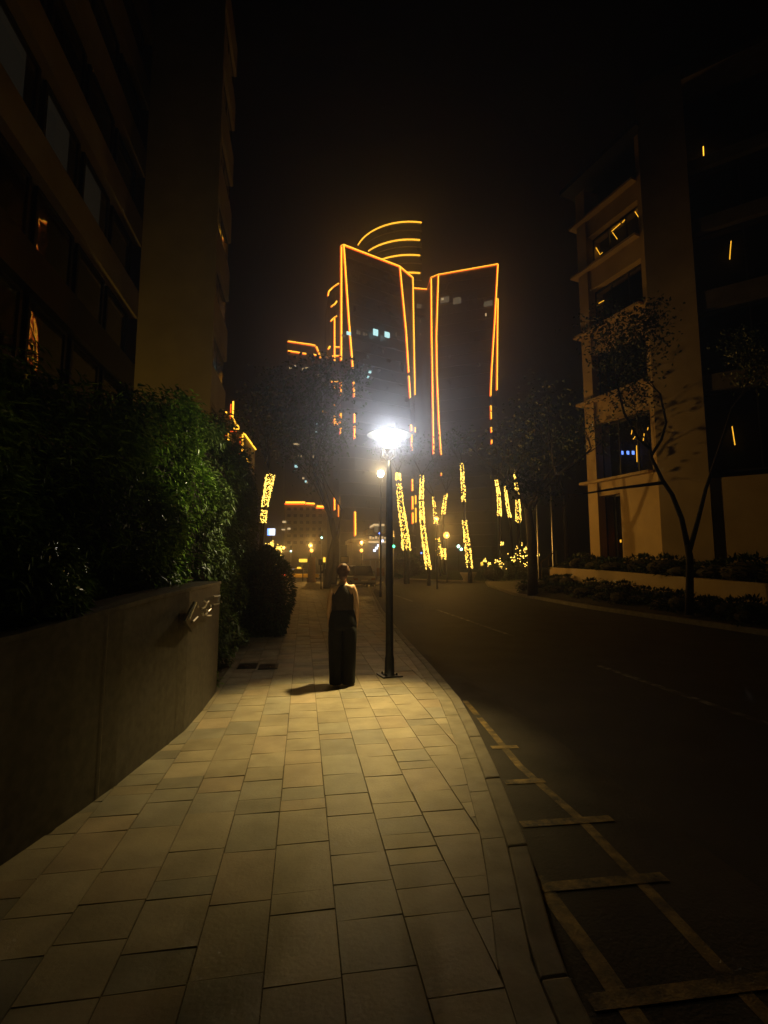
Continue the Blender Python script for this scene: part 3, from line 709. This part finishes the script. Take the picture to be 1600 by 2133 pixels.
globe_lamp(793, 987, 26, 'tall street lamp with a glaring round white globe behind the disc shaded lamp', 0, (1, .78, .5), M['bulbw'], .17)
ol = bpy.data.objects['street_lamp.001']
light('SPOT', at(793, 987, 26)+Vector((-.03, -.25, 0)), 110, (1, .7, .34), ol, 'lamp_glow', .1, (0, 2, 5.8), 40, 1)
light('SPOT', at(793, 987, 26)+Vector((.22, -.05, -.1)), 95, (1, .56, .12), ol, 'lamp_side', .1, (16, 20, 7), 106, 1)
globe_lamp(909, 1081, 34, 'smaller orange street lamp, upper one of the pair behind the lit trunks', 16, SOD, M['sodium'], .17)
ol = bpy.data.objects['street_lamp.002']
light('SPOT', at(909, 1081, 34)+Vector((.1, -.2, -.05)), 105, (1, .47, .06), ol, 'lamp_beam', .1, (17.5, 26, 8), 104, .7)
globe_lamp(930, 1115, 48, 'orange globe street lamp, lower one of the pair behind the lit trunks', 26, SOD, M['sodium'], .3)
globe_lamp(647, 1136, 60, 'twin orange street lamp standing above the yellow taxi', 50, SOD, M['sodium'], .22, twin=(649, 1147))
globe_lamp(753, 1131, 56, 'twin orange street lamp in front of the pale lit pavilion', 50, SOD, M['sodium'], .2, twin=(753, 1147))
globe_lamp(591, 1141, 80, 'small amber street lamp behind the bush with bulbs on the left', 30, SOD, M['sodium'], .22)
globe_lamp(955, 1138, 90, 'pale teal street lamp far off across the lawn', 0, SOD, M['teal'], .28, twin=(961, 1144))

# ------------------------------------------------------------------ towers with light strips along their edges
HZ = lambda p: p
def strips(t, segs, r=.32, mats=('led', 'ledr')):
    for s in segs:
        b = MB(); b.tube(s, r, 4); o = b.build('light_strip', M['led'], t)
def seg_cut(pl, cuts):
    # pl: list of (px, py); cuts: list of (y0, y1) lit stretches; returns pixel polylines
    out = []
    for y0, y1 in cuts:
        q = []
        def xa(y):
            for (x0, a), (x1, c) in zip(pl, pl[1:]):
                if a <= y <= c: return x0+(x1-x0)*(y-a)/(c-a)
            return pl[-1][0]
        q.append((xa(y0), y0)); q += [p for p in pl if y0 < p[1] < y1]; q.append((xa(y1), y1)); out.append(q)
    return out
ZTOP = at(716, 510, 150).z
def col3(pts, Y):      # a tower edge as a list of points on the vertical plane at Y, from pixel points down to the ground
    return [at(x, y, Y) for x, y in pts]+[Vector((at(pts[-1][0], pts[-1][1], Y).x, Y, 0))]
def tower(name, label, edges, roofz=None, mat_='tower'):
    # edges: list of dicts with px points (top first); each gets its Y from the common roof height
    Ys = [atz(*e[0], ZTOP).y for e in edges]
    t = thing(name, (at(edges[0][0][0], 1100, Ys[0]).x, Ys[0]+8, 0), label, 'tower', 'tall towers at the end of the street')
    lev = [510, 700, 830, 1000, 1186]
    rings = []
    for k in range(5):
        z = [ZTOP, ZTOP*.66, ZTOP*.42, ZTOP*.2, 0][k]; ring = []
        for e, Y in zip(edges, Ys):
            if k == 0: p = at(*e[0], Y); ring.append((p.x, p.y, ZTOP)); continue
            # find pixel on polyline whose z matches
            best = None
            pl = e+[(e[-1][0]+2, 1200)]
            lo, hi = pl[0][1], 1200
            for _ in range(30):
                mid = (lo+hi)/2
                for (x0, a), (x1, c) in zip(pl, pl[1:]):
                    if a <= mid <= c: x = x0+(x1-x0)*(mid-a)/(c-a)
                p = at(x, mid, Y)
                if p.z > z: lo = mid
                else: hi = mid
            ring.append((p.x, p.y, z))
        b0, b1 = ring[0], ring[-1]
        ring += [(b1[0]+6, b1[1]+32, z), (b0[0]+2, b0[1]+36, z)]
        rings.append(ring)
    MB().loft(rings[::-1]).build('tower_body', M[mat_], t)
    b = MB()
    for i in range(1, 27):      # dark floor lines between the panes
        z = ZTOP*i/27
        for k in range(4):
            za, zb_ = rings[k][0][2], rings[k+1][0][2]
            if zb_ <= z <= za:
                u = (z-zb_)/(za-zb_); ring = [Vector(rings[k+1][j]).lerp(Vector(rings[k][j]), u) for j in range(len(edges))]
                for p, q in zip(ring, ring[1:]): b.tube([p, q], .13, 4)
                break
    b.build('floor_bands', M['darkframe'], t)
    return t, Ys, rings
def led(t, px, Ys_, r=.3, lift=.35):
    # pixel polyline -> strip just in front of the facade; Ys_ is one distance or one per point
    if not isinstance(Ys_, (list, tuple)): Ys_ = [Ys_]*len(px)
    pts = [at(x, y, Y-lift) for (x, y), Y in zip(px, Ys_)]
    b = MB(); b.tube(pts, r, 4); b.mi = 1
    off = Vector((-.22, -.05, -.3)); b.tube([p+off for p in pts], r*.62, 4)
    return b.build('light_strip', [M['led'], M['ledr']], t)
e1 = [(711, 512), (711, 700), (710, 830), (709, 1100)]
e2 = [(716, 510), (727, 670), (736, 780), (738, 830), (740, 1100)]
e3 = [(833, 555), (846, 690), (854, 820), (858, 930), (860, 1100)]
e4 = [(860, 578), (862, 700), (864, 820), (866, 1100)]
t, Ys, rg = tower('tower', 'left front tower outlined in amber light strips, with a row of teal windows', [e1, e2, e3, e4])
led(t, [(711, 512), (716, 510), (833, 555), (860, 578)], [Ys[0], Ys[1], Ys[2], Ys[3]])
for e, Y, cuts in ((e1, Ys[0], [(512, 750), (796, 822), (860, 876), (880, 905)]), (e2, Ys[1], [(510, 745), (747, 768), (795, 826), (862, 880), (887, 913), (1066, 1115)]),
                   (e3, Ys[2], [(555, 775), (783, 828), (885, 897), (905, 938), (998, 1022), (1034, 1060), (1068, 1090)]), (e4, Ys[3], [(578, 822), (890, 900), (1032, 1050), (1058, 1088)])):
    for q in seg_cut(e, cuts): led(t, q, Y)
n = (Vector(rg[1][2])-Vector(rg[1][1])).cross(Vector((0, 0, 1))).normalized()
if n.y > 0: n = -n
pf = Vector(rg[1][1])+n*.7; pg = Vector(rg[2][1])+n*.7
def wins(t, lst, m, p, nn, out=.5):
    tx = Vector((0, 0, 1)).cross(nn).normalized()
    for x, y, wd, hg in lst:
        c = onp(x, y, p+nn*out, nn); k = c.y/F
        a = tx*(wd*k/2); u = Vector((0, 0, hg*k/2))
        b = MB(); q = [c-a-u, c+a-u, c+a+u, c-a+u]; b.mesh(q+[v-nn*.3 for v in q], [(0, 1, 2, 3), (7, 6, 5, 4), (0, 4, 5, 1), (1, 5, 6, 2), (2, 6, 7, 3), (3, 7, 4, 0)])
        b.build('window', M[m], t)
wins(t, [(727, 694, 10, 7), (783, 692, 12, 14), (807, 697, 12, 12)], 'winc', pf, n)
wins(t, [(771, 774, 6, 6), (767, 785, 6, 5)], 'winc', pg, n)
wins(t, [(716, 699, 9, 4), (747, 692, 9, 8), (759, 695, 4, 6), (764, 696, 3, 3), (826, 696, 2, 8), (775, 786, 3, 3)], 'wing', pf, n)
r1 = [(898, 578), (899, 700), (901, 800), (903, 945), (904, 1100)]
r2 = [(913, 572), (909, 700), (910, 780), (914, 880), (919, 950), (921, 1100)]
r3 = [(1037, 550), (1031, 660), (1024, 770), (1022, 820), (1024, 920), (1025, 1100)]
r4 = [(1038, 551), (1036, 700), (1035, 820), (1036, 1100)]
t, Ys, rg = tower('tower', 'right front tower outlined in amber light strips, its roofline rising to the right', [r1, r2, r3, r4])
led(t, [(898, 578), (913, 572), (1037, 550)], Ys[:3])
for e, Y, cuts in ((r1, Ys[0], [(578, 945)]), (r2, Ys[1], [(572, 948), (985, 990)]), (r3, Ys[2], [(550, 824), (845, 855), (858, 872), (890, 900), (914, 924)]), (r4, Ys[3], [(622, 812)])):
    for q in seg_cut(e, cuts): led(t, q, Y)
n = (Vector(rg[1][2])-Vector(rg[1][1])).cross(Vector((0, 0, 1))).normalized()
if n.y > 0: n = -n
wins(t, [(926, 624, 20, 13), (952, 626, 18, 15), (1017, 632, 20, 12)], 'wing', Vector(rg[0][1]), n)
wins(t, [(922, 623, 6, 5), (1012, 655, 3, 6)], 'winw', Vector(rg[0][1]), n)
# link block between the two
t = thing('tower', at(880, 1150, 185), 'recessed tower between the two front towers with dim office windows', 'tower', 'tall towers at the end of the street')
a = at(855, 601, 185); c = at(906, 601, 185)
MB().prism([(a.x, 185), (c.x, 185), (c.x, 205), (a.x, 205)], 0, a.z).build('tower_body', M['tower'], t)
led(t, [(862, 600), (898, 603)], 184.5)
led(t, [(898, 580), (891, 602)], 184)
wins(t, [(880, 638, 24, 8), (884, 669, 20, 6), (882, 696, 16, 5)], 'wing', Vector((0, 185, 0)), Vector((0, -1, 0)))
# round-fronted tower behind
cc = at(869, 480, 222); rad = 27
t = thing('tower', Vector((cc.x, 246, 0)), 'tallest tower at the back with a rounded front and curved bands of amber light', 'tower', 'tall towers at the end of the street')
zt = at(862, 463, 246-rad).z
arc = [(cc.x-rad*math.sin(q)*1.02, 246-rad*math.cos(q)) for q in [R(-3+6*k) for k in range(0, 17)]]
MB().prism(arc[::-1]+[(cc.x+1.5, 270), (cc.x-28, 275)][::-1] if False else [(cc.x+1.5, 275)]+[(cc.x-28, 275)]+arc[::-1], 0, zt).build('tower_body', M['tower'], t)
for dz, a0, a1 in ((0, -3, 78), (9.2, -1, 58), (17, -1, 46), (26, -1, 24)):
    q = [(cc.x-(rad+.5)*math.sin(R(a)), 246-(rad+.5)*math.cos(R(a)), zt-dz) for a in range(a0, a1+1, 3)]
    b = MB(); b.tube(q, .42, 4); b.build('light_strip', M['led'], t)
b = MB()
for k in range(1, 22):
    q = [(cc.x-(rad+.15)*math.sin(R(a)), 246-(rad+.15)*math.cos(R(a)), zt-k*4.2) for a in range(-3, 94, 6)]
    b.tube(q, .3, 4)
b.build('floor_bands', M['concrete'], t)
# slim rounded wing at the left of the front towers
t = thing('tower', at(696, 1150, 190), 'slim tower with curved light bands tucked behind the left front tower', 'tower', 'tall towers at the end of the street')
a = at(682, 612, 190); c = at(712, 590, 190)
arc = [at(682, 612, 202), at(684, 606, 196), at(690, 600, 191), at(698, 595, 188), at(712, 588, 186)]
zz = at(706, 591, 187).z
MB().prism([(p.x, p.y) for p in arc]+[(c.x, 215), (a.x, 215)], 0, zz).build('tower_body', M['tower'], t)
for q in ([(683, 616), (685, 607), (692, 600), (706, 590)], [(690, 639), (698, 633), (702, 627)], [(689, 669), (695, 663), (702, 658)], [(697, 663), (697, 752)], [(697, 723), (708, 723)], [(692, 742), (708, 741)], [(690, 795), (705, 795)], [(697, 796), (697, 816)], [(691, 879), (706, 879)], [(697, 866), (697, 886)], [(697, 842), (697, 846)], [(684, 727), (688, 721)], [(690, 883), (705, 884)]):
    led(t, q, 185)
for q in ([(697, 1035), (697, 1062)], [(706, 1048), (706, 1075)], [(724, 1064), (724, 1080)], [(722, 1084), (720, 1108)]): led(t, q, 184)
# dark tower further left
t = thing('tower', at(634, 1150, 210), 'dark tower left of the others with two rows of amber light at its roof', 'tower', 'tall towers at the end of the street')
a = at(599, 712, 210); c = at(655, 712, 210); d = at(672, 745, 226)
MB().prism([(a.x, 210), (c.x, 210), (d.x, 226), (d.x, 250), (a.x, 250)], 0, a.z-1).build('tower_body', M['tower'], t)
for q, Y in (([(600, 711), (648, 718), (657, 720)], 209.5), ([(659, 722), (668, 745)], 212), ([(600, 731), (625, 735)], 209.5), ([(630, 736), (638, 737)], 209.5), ([(651, 738), (659, 740)], 209.5), ([(671, 801), (679, 801)], 209), ([(669, 857), (673, 857)], 209)): led(t, q, Y, .4)
wl = [(605, 766, 5, 3), (615, 762, 3, 4), (632, 769, 5, 5), (639, 766, 6, 3), (664, 782, 4, 4), (618, 925, 12, 4), (622, 950, 14, 3), (638, 951, 5, 4), (651, 951, 5, 5), (632, 996, 4, 4), (640, 1005, 3, 3)]
wins(t, wl, 'winw', Vector((0, 210, 0)), Vector((0, -1, 0)))
wins(t, [(617, 971, 6, 5), (637, 1003, 4, 4), (661, 883, 3, 3), (661, 900, 8, 3)], 'winc', Vector((0, 210, 0)), Vector((0, -1, 0)))
for k in range(5): wins(t, [(646+k*3, 905+k*7, 8, 3)], 'wing', Vector((0, 210, 0)), Vector((0, -1, 0)))
# mid-rise in front of it
t = thing('building', at(636, 1150, 115), 'mid-rise block with one bright strip of light along its flat roof', 'building')
a = at(594, 1045, 115); c = at(682, 1045, 115)
MB().prism([(a.x, 115), (c.x, 115), (c.x, 135), (a.x, 135)], 0, a.z-.5).build('wall', M['concrete'], t)
led(t, [(595, 1047), (636, 1047)], 115, .28); led(t, [(638, 1048), (656, 1049)], 115, .16); led(t, [(660, 1055), (677, 1056)], 114.5, .26)
wins(t, [(592, 1087, 7, 4), (590, 1103, 7, 3), (602, 1101, 6, 4)], 'winw', Vector((0, 115, 0)), Vector((0, -1, 0)), .6)
rs = random.Random(5)
for yy_ in range(1060, 1135, 14):
    for xx in range(602, 680, 13):
        wins(t, [(xx, yy_, 7, 6)], 'tower', Vector((0, 115, 0)), Vector((0, -1, 0)), .25)
# light-outlined building further along the left side
t = thing('building', at(506, 1150, 48), 'stepped building beyond the hedges with amber light strips on its edges', 'building')
zt = at(506, 903, 48).z; a = at(506, 903, 48); d = atz(531, 937, zt); e = at(470, 893, 48)
MB().prism([(e.x-3, 48), (a.x, 48), (d.x, d.y), (e.x-3, d.y)], 0, zt).build('wall', M['concrete'], t)
zt2 = at(478, 860, 52).z; a2 = at(482, 860, 52); d2 = atz(500, 893, zt2)
MB().prism([(a2.x-6, 52), (a2.x, 52), (d2.x, d2.y), (a2.x-6, d2.y)], zt, zt2).build('upper_storey', M['concrete'], t)
for q, Y in (([(506, 905), (505, 960)], 47.8), ([(486, 836), (485, 868)], 51.5), ([(476, 901), (476, 917)], 47.8), ([(485, 893), (498, 893)], 51.5), ([(469, 859), (473, 859)], 51.5), ([(512, 953), (518, 963)], 50)): led(t, q, Y, .085, .1)
b = MB(); b.tube([a+Vector((.1, 0, .05)), d+Vector((.1, 0, .05))], .09, 4); b.build('light_strip', M['led'], t)
b = MB(); b.tube([at(479, 862, 51.6), at(498, 891, 56)], .09, 4); b.build('light_strip', M['led'], t)

# ------------------------------------------------------------------ the square at the end of the street
def car(c, rz, label, paint, sc=1., suv=False, extra=None, tail=True):
    t = thing('parked_car', (0, 0, 0), label, 'car')
    h1, h2 = (.95, 1.72) if suv else (.82, 1.42)
    W = .86
    prof = [(-2.15, .32), (-2.2, .6), (-2.12, h1-.02), (-.95 if not suv else -1.1, h1+.02)] ; 
    b = MB()
    lower = [(-2.15, .3), (-2.22, .55), (-2.15, h1-.04), (2.1, h1+.02), (2.2, .8), (2.18, .3)]
    def extr(b, pl, w0, w1=None):
        w1 = w1 or w0; n_ = len(pl)
        vs = [(x, -w0, z) for x, z in pl]+[(x, w0, z) for x, z in pl]
        b.mesh(vs, [tuple(range(n_)), tuple(range(2*n_-1, n_-1, -1))]+[(i, n_+i, n_+(i+1) % n_, (i+1) % n_) for i in range(n_)])
    extr(b, lower, W)
    body = b.build('body', M[paint], None, False, .08)
    b = MB(); cab0 = [(-1.05, h1-.02), (1.55 if not suv else 2.0, h1-.02), (.95 if not suv else 1.75, h2), (-.35, h2)]
    vs = [(x, -W*.95, z) for x, z in cab0[:2]]+[(x, -W*.72, z) for x, z in cab0[2:]]
    vs += [(x, -y, z) for x, y, z in vs]
    b.mesh(vs, [(0, 1, 2, 3), (7, 6, 5, 4), (0, 4, 5, 1), (1, 5, 6, 2), (2, 6, 7, 3), (3, 7, 4, 0)])
    gl = b.build('windows', M['darkglass'], None, False, .05)
    b = MB(); b.box((.3 if not suv else .7, 0, h2+.01), (1.25 if not suv else 2.0, W*1.4, .06)); rf = b.build('roof', M[paint], None, False, .02)
    out = [body, gl, rf]
    for x in (-1.35, 1.35):
        for s in (1, -1):
            b = MB(); b.tube([(x, s*.72, .32), (x, s*.9, .32)], .32, 18); wh = b.build('wheel', M['rubber'], None); out.append(wh)
            b = MB(); b.tube([(x, s*.895, .32), (x, s*.91, .32)], .19, 14); rm = b.build('rim', M['steel'], None); rm.parent = wh
    for s in (1, -1):
        b = MB(); b.box((2.2, s*.68, .72), (.06, .3, .16)); out.append(b.build('tail_light', M['red'] if tail else M['terracotta']))
        b = MB(); b.box((-2.2, s*.66, .66), (.06, .32, .14)); out.append(b.build('headlight', M['plate']))
    b = MB(); b.box((2.215, 0, .62), (.03, .52, .13)); out.append(b.build('number_plate', M['plate']))
    b = MB(); b.box((2.2, 0, .38), (.12, 1.6, .16)); out.append(b.build('bumper', M['rubber']))
    if extra: out += extra(h2)
    for o in out: o.parent = t
    t.location = c; t.rotation_euler = (0, 0, rz); t.scale = (sc, sc, sc)
    return t
def sign_taxi(h2):
    b = MB(); b.box((.2, 0, h2+.14), (.3, .9, .2)); return [b.build('roof_sign', M['signy'])]
c = at(626, 1200, 62); c.z = -.126
car(c, R(196), 'yellow taxi with a lit roof sign crossing behind the dark bush', 'taxi', .95, extra=sign_taxi)
c = at(737, 1215, 40); c.z = -.126; c.x += .3
car(c, R(-82), 'silver car parked nose-in beyond the person, its pale number plate showing', 'silver', 1., True, tail=False)
c = at(682, 1195, 66); c.z = -.126
car(c, R(5), 'pale car half hidden behind the twin-trunk tree', 'silver', .95)
# white-framed gate beside the lamp post
def frame_gate():
    f = P(39); x0, x1 = 771, 803
    a = f(772, 1222); c = f(803, 1222)
    t = thing('gate', (a.x, a.y, 0), 'pale metal frame gate with slanting leg behind the lamp post', 'gate')
    for x, yb in ((772, 1224), (783, 1224), (792, 1224), (802, 1224)):
        p = f(x, 1166); b = MB(); b.box((p.x, p.y, p.z/2), (.09, .09, p.z)); b.build('post', M['silver'], t)
    p, q = f(757, 1166), f(804, 1166); b = MB(); b.tube([p, q], .07, 4); b.build('top_rail', M['silver'], t)
    p, q = f(730, 1180), f(768, 1178); b = MB(); b.tube([p, q], .05, 4); b.build('rail', M['silver'], t)
    p, q = f(769, 1185), f(764, 1213); b = MB(); b.tube([p, Vector((q.x, q.y, 0))], .06, 4); b.build('brace', M['silver'], t)
    p, q = f(785, 1183), f(803, 1200)
    MB().box(((p.x+q.x)/2, p.y+.05, (p.z+q.z)/2), (q.x-p.x, .04, p.z-q.z)).build('panel', M['terracotta'], t)
frame_gate()
# pale lit pavilion
t = thing('pavilion', at(775, 1160, 72), 'pale pavilion with stacked lit floors behind the twin orange lamps', 'building')
f = P(72)
def slab(x0, x1, y0, y1, Y, dep, m, nm):
    a, c = at(x0, y0, Y), at(x1, y1, Y); MB().box(((a.x+c.x)/2, Y+dep/2, (a.z+c.z)/2), (abs(c.x-a.x), dep, abs(a.z-c.z))).build(nm, M[m], t)
slab(735, 806, 1128, 1190, 73, 10, 'concrete', 'wall'); slab(779, 803, 1092, 1110, 76, 5, 'tan', 'upper_floor'); slab(766, 777, 1102, 1112, 74, 5, 'tan', 'upper_floor')
slab(730, 806, 1122, 1130, 72.5, 9, 'tan', 'canopy'); slab(779, 801, 1091, 1095, 75.5, 5, 'winw', 'light_strip'); slab(781, 799, 1097, 1107, 75.8, .3, 'wing', 'window'); slab(768, 805, 1127, 1131, 72.3, .2, 'winw', 'light_strip')
for k in range(6): slab(770+k*6, 774+k*6, 1117+(k % 2)*2, 1122, 72.2, .2, 'winw', 'window')
for k in range(5): slab(778+k*4, 783+k*4, 1149-k*5, 1144-k*5, 71.8, .2, 'signw', 'lit_panel')
# lit signs and signals
def board(px0, px1, py0, py1, Y, m, label, cat='sign', name='lit_sign', post=True):
    a, c = at(px0, py0, Y), at(px1, py1, Y); cx = (a.x+c.x)/2
    t = thing(name, (cx, Y, 0), label, cat)
    MB().box((cx, Y, (a.z+c.z)/2), (abs(c.x-a.x), .15, abs(a.z-c.z))).build('panel', M[m], t)
    MB().box((cx, Y+.09, (a.z+c.z)/2), (abs(c.x-a.x)+.1, .1, abs(a.z-c.z)+.1)).build('casing', M['darkframe'], t)
    if post: MB().tube([(cx, Y+.1, -.1), (cx, Y+.1, c.z)], .07, 8).build('post', M['iron'], t)
    return t
t = board(560, 573, 1101, 1115, 84, 'signw', 'blue and white lit billboard over the street on the left', 'billboard', 'billboard')
a = at(558, 1101, 83.8); c = at(561, 1115, 83.8); MB().box(((a.x+c.x)/2, 83.8, (a.z+c.z)/2), (abs(c.x-a.x)+.1, .1, a.z-c.z)).build('blue_band', M['blue'], t)
board(623, 640, 1164, 1171, 55, 'signy', 'yellow lit sign board above the taxi')
board(673, 678, 1161, 1171, 41, 'signy', 'narrow yellow sign on a thin post beside the twin-trunk tree')
board(711, 725, 1160, 1171, 50, 'tan', 'pale board on a post right of the twin-trunk tree')
def signal(px, py, Y, m, label):
    p = at(px, py, Y); t = thing('traffic_light', (p.x, Y, 0), label, 'traffic light')
    MB().tube([(p.x, Y+.2, -.1), (p.x, Y+.2, p.z+1.5)], .07, 8).build('pole', M['steel'], t)
    MB().box((p.x, Y+.08, p.z+.35), (.34, .18, 1.05)).build('housing', M['darkframe'], t)
    MB().ball((p.x, Y-.03, p.z), .13, 10, 8).build('lamp', M[m], t)
signal(820, 1138, 46, 'green', 'traffic light showing green just right of the lamp post')
signal(606, 1148, 80, 'teal', 'traffic light showing teal behind the taxi')
signal(670, 1120, 70, 'teal', 'traffic light showing pale teal left of the twin-trunk tree')
signal(878, 1152, 75, 'blue', 'signal lamp shining blue behind the domed bush')
signal(791, 1111, 62, 'blue', 'signal lamp shining blue in front of the pavilion')
# thin pole beside the twin trunks
p = at(669, 1227, 35); q = at(668, 1165, 35)
t = thing('sign_post', (p.x, 35, 0), 'thin dark sign post left of the twin-trunk tree', 'sign post')
MB().tube([(p.x, 35, 0), (q.x, 35, q.z)], .045, 8).build('post', M['iron'], t); MB().box((q.x, 34.95, q.z-.2), (.3, .02, .4)).build('plate', M['iron'], t)
# masonry bollard by the taxi
p = at(649, 1208, 50); t = thing('pillar', (p.x, 50, -.13), 'stout reddish brown pillar in front of the taxi', 'pillar')
MB().lathe([(.5, 0), (.45, .2), (.38, .5), (.36, 2.2), (.42, 2.5), (.3, 2.6)], (p.x, 50, -.13), 16).build('shaft', M['terracotta'], t, True)
MB().lathe([(.55, -.02), (.55, .12)], (p.x, 50, -.12), 16).build('base', M['terracotta'], t)
# flagpoles
for px, yt, yb, Y, lb in ((1120, 985, 1172, 40, 'shorter steel flagpole beside the dark kerb tree'), (1150, 940, 1152, 42, 'taller steel flagpole by the handrail')):
    a = at(px+2, yb, Y); c = at(px-1, yt, Y); t = thing('flagpole', (a.x, Y, 0), lb, 'flagpole', 'steel flagpoles')
    MB().tube([(a.x, Y, 0), (a.x, Y, c.z)], [.075, .045], 10).build('pole', M['steel'], t); MB().ball((a.x, Y, c.z+.07), .08, 8, 6).build('finial', M['steel'], t)
    MB().lathe([(.16, 0), (.16, .1), (.09, .16)], (a.x, Y, 0), 12).build('base', M['steel'], t)
# handrail and steps by the planter
f = P(41); a, c = f(1126, 1172), f(1160, 1146)
t = thing('handrail', (a.x, 41, 0), 'sloping golden handrail climbing from the flagpole to the planter wall', 'handrail')
MB().tube([a, a.lerp(c, .5), c], .06, 6).build('rail', M['tan'], t)
for u in (.05, .5, .95): p = a.lerp(c, u); MB().tube([(p.x, p.y, 0), p], .04, 6).build('post', M['tan'], t)
# domed bush and clipped bushes on the lawn
p = at(852, 1185, 66); bush('bush', (p.x, 66, .1), 2.9, 2.6, 3.0, 1700, .3, M['leafd'], 'big domed bush on the lawn right of the lamp post')
p = at(1028, 1200, 50); bush('bush', (p.x, 50, 0), 1.6, 1.2, 1.75, 800, .2, M['leaf'], 'clipped green bush left of the lit shrubs', square=True)
for k, (px, py, sz, lb) in enumerate(((1060, 1200, 1.2, 'low shrub strung with bulbs right of the clipped green bush'), (1092, 1195, 1.5, 'taller shrub strung with bulbs against the dark kerb tree'), (572, 1160, 1.7, 'shrub glowing with bulbs behind the far end of the hedges'))):
    Y = 52 if k < 2 else 70
    p = at(px, py, Y); bush('shrub', (p.x, Y, 0), sz*.9, sz*.9, sz*1.9 if k < 2 else 3.8, 600, .2, M['leaf'], lb, 'shrub', 'shrubs strung with bulbs')
    b = MB(); z = 0
    zones = ([(1046, 1131, 5), (1020, 1175, 6), (1044, 1178, 8), (1036, 1168, 5), (1010, 1168, 4)] if k == 0 else [(1086, 1140, 14), (1098, 1143, 8), (1068, 1163, 11), (1096, 1177, 12), (1120, 1155, 4), (1090, 1160, 8)] if k == 1 else [(565, 1136, 8), (575, 1150, 14), (572, 1165, 10), (585, 1142, 6)])
    wire = []
    for zx, zy, sp in zones:
        for i in range(14 if k < 2 else 26):
            q = at(zx+rnd.gauss(0, sp*.5), zy+rnd.gauss(0, sp*.5), Y-sz-.1-rnd.random()*.4); wire.append(q); b.octa(q, .045*Y/42)
    b.mi = 1; b.tube(wire, .008, 3)
    tag(b.build('string_lights', [M['bulbs'], M['iron']]), ('warm bulbs scattered over the low shrub' if k == 0 else 'dense warm bulbs scattered over the taller shrub' if k == 1 else 'dense warm bulbs over the shrub left of the taxi'), 'string lights', 'string lights on shrubs')
# stone planter on the kerb
p = at(968, 1196, 52); t = thing('planter', (p.x, 52, 0), 'low pale stone planter on the kerb behind the tallest lit trunk', 'planter')
MB().lathe([(.5, 0), (.6, .3), (.85, .75), (.9, .9), (.7, .9)], (p.x+.4, 52, 0), 16).build('bowl', M['tan'], t, True); MB().lathe([(.6, -.05), (.6, .06)], (p.x+.4, 52, 0), 16).build('base', M['tan'], t)
# small lit bollard right of the stone planter
p = at(1003, 1180, 56); t = thing('lit_bollard', (p.x, 56, 0), 'short bollard with a small amber lamp right of the tallest lit trunk', 'bollard')
MB().tube([(p.x, 56, 0), (p.x, 56, p.z+.3)], .12, 8).build('post', M['iron'], t); MB().box((p.x, 55.85, p.z+.3), (.26, .1, .45)).build('lamp', M['signy'], t)

# ------------------------------------------------------------------ haze added to give the lamps their lens-glare halos
SIG = .0022
hz = MB(); hz.box((60, 190, 110), (500, 440, 224)); o = hz.build('haze', []); o['kind'] = 'stuff'
m = bpy.data.materials.new('haze'); m.use_nodes = True; tn = m.node_tree; tn.nodes.remove(tn.nodes['Principled BSDF'])
pv = tn.nodes.new('ShaderNodeVolumePrincipled'); pv.inputs['Color'].default_value = (.8, .82, .86, 1); pv.inputs['Density'].default_value = SIG; pv.inputs['Anisotropy'].default_value = .905
tn.links.new(pv.outputs[0], tn.nodes['Material Output'].inputs['Volume']); o.data.materials.append(m)
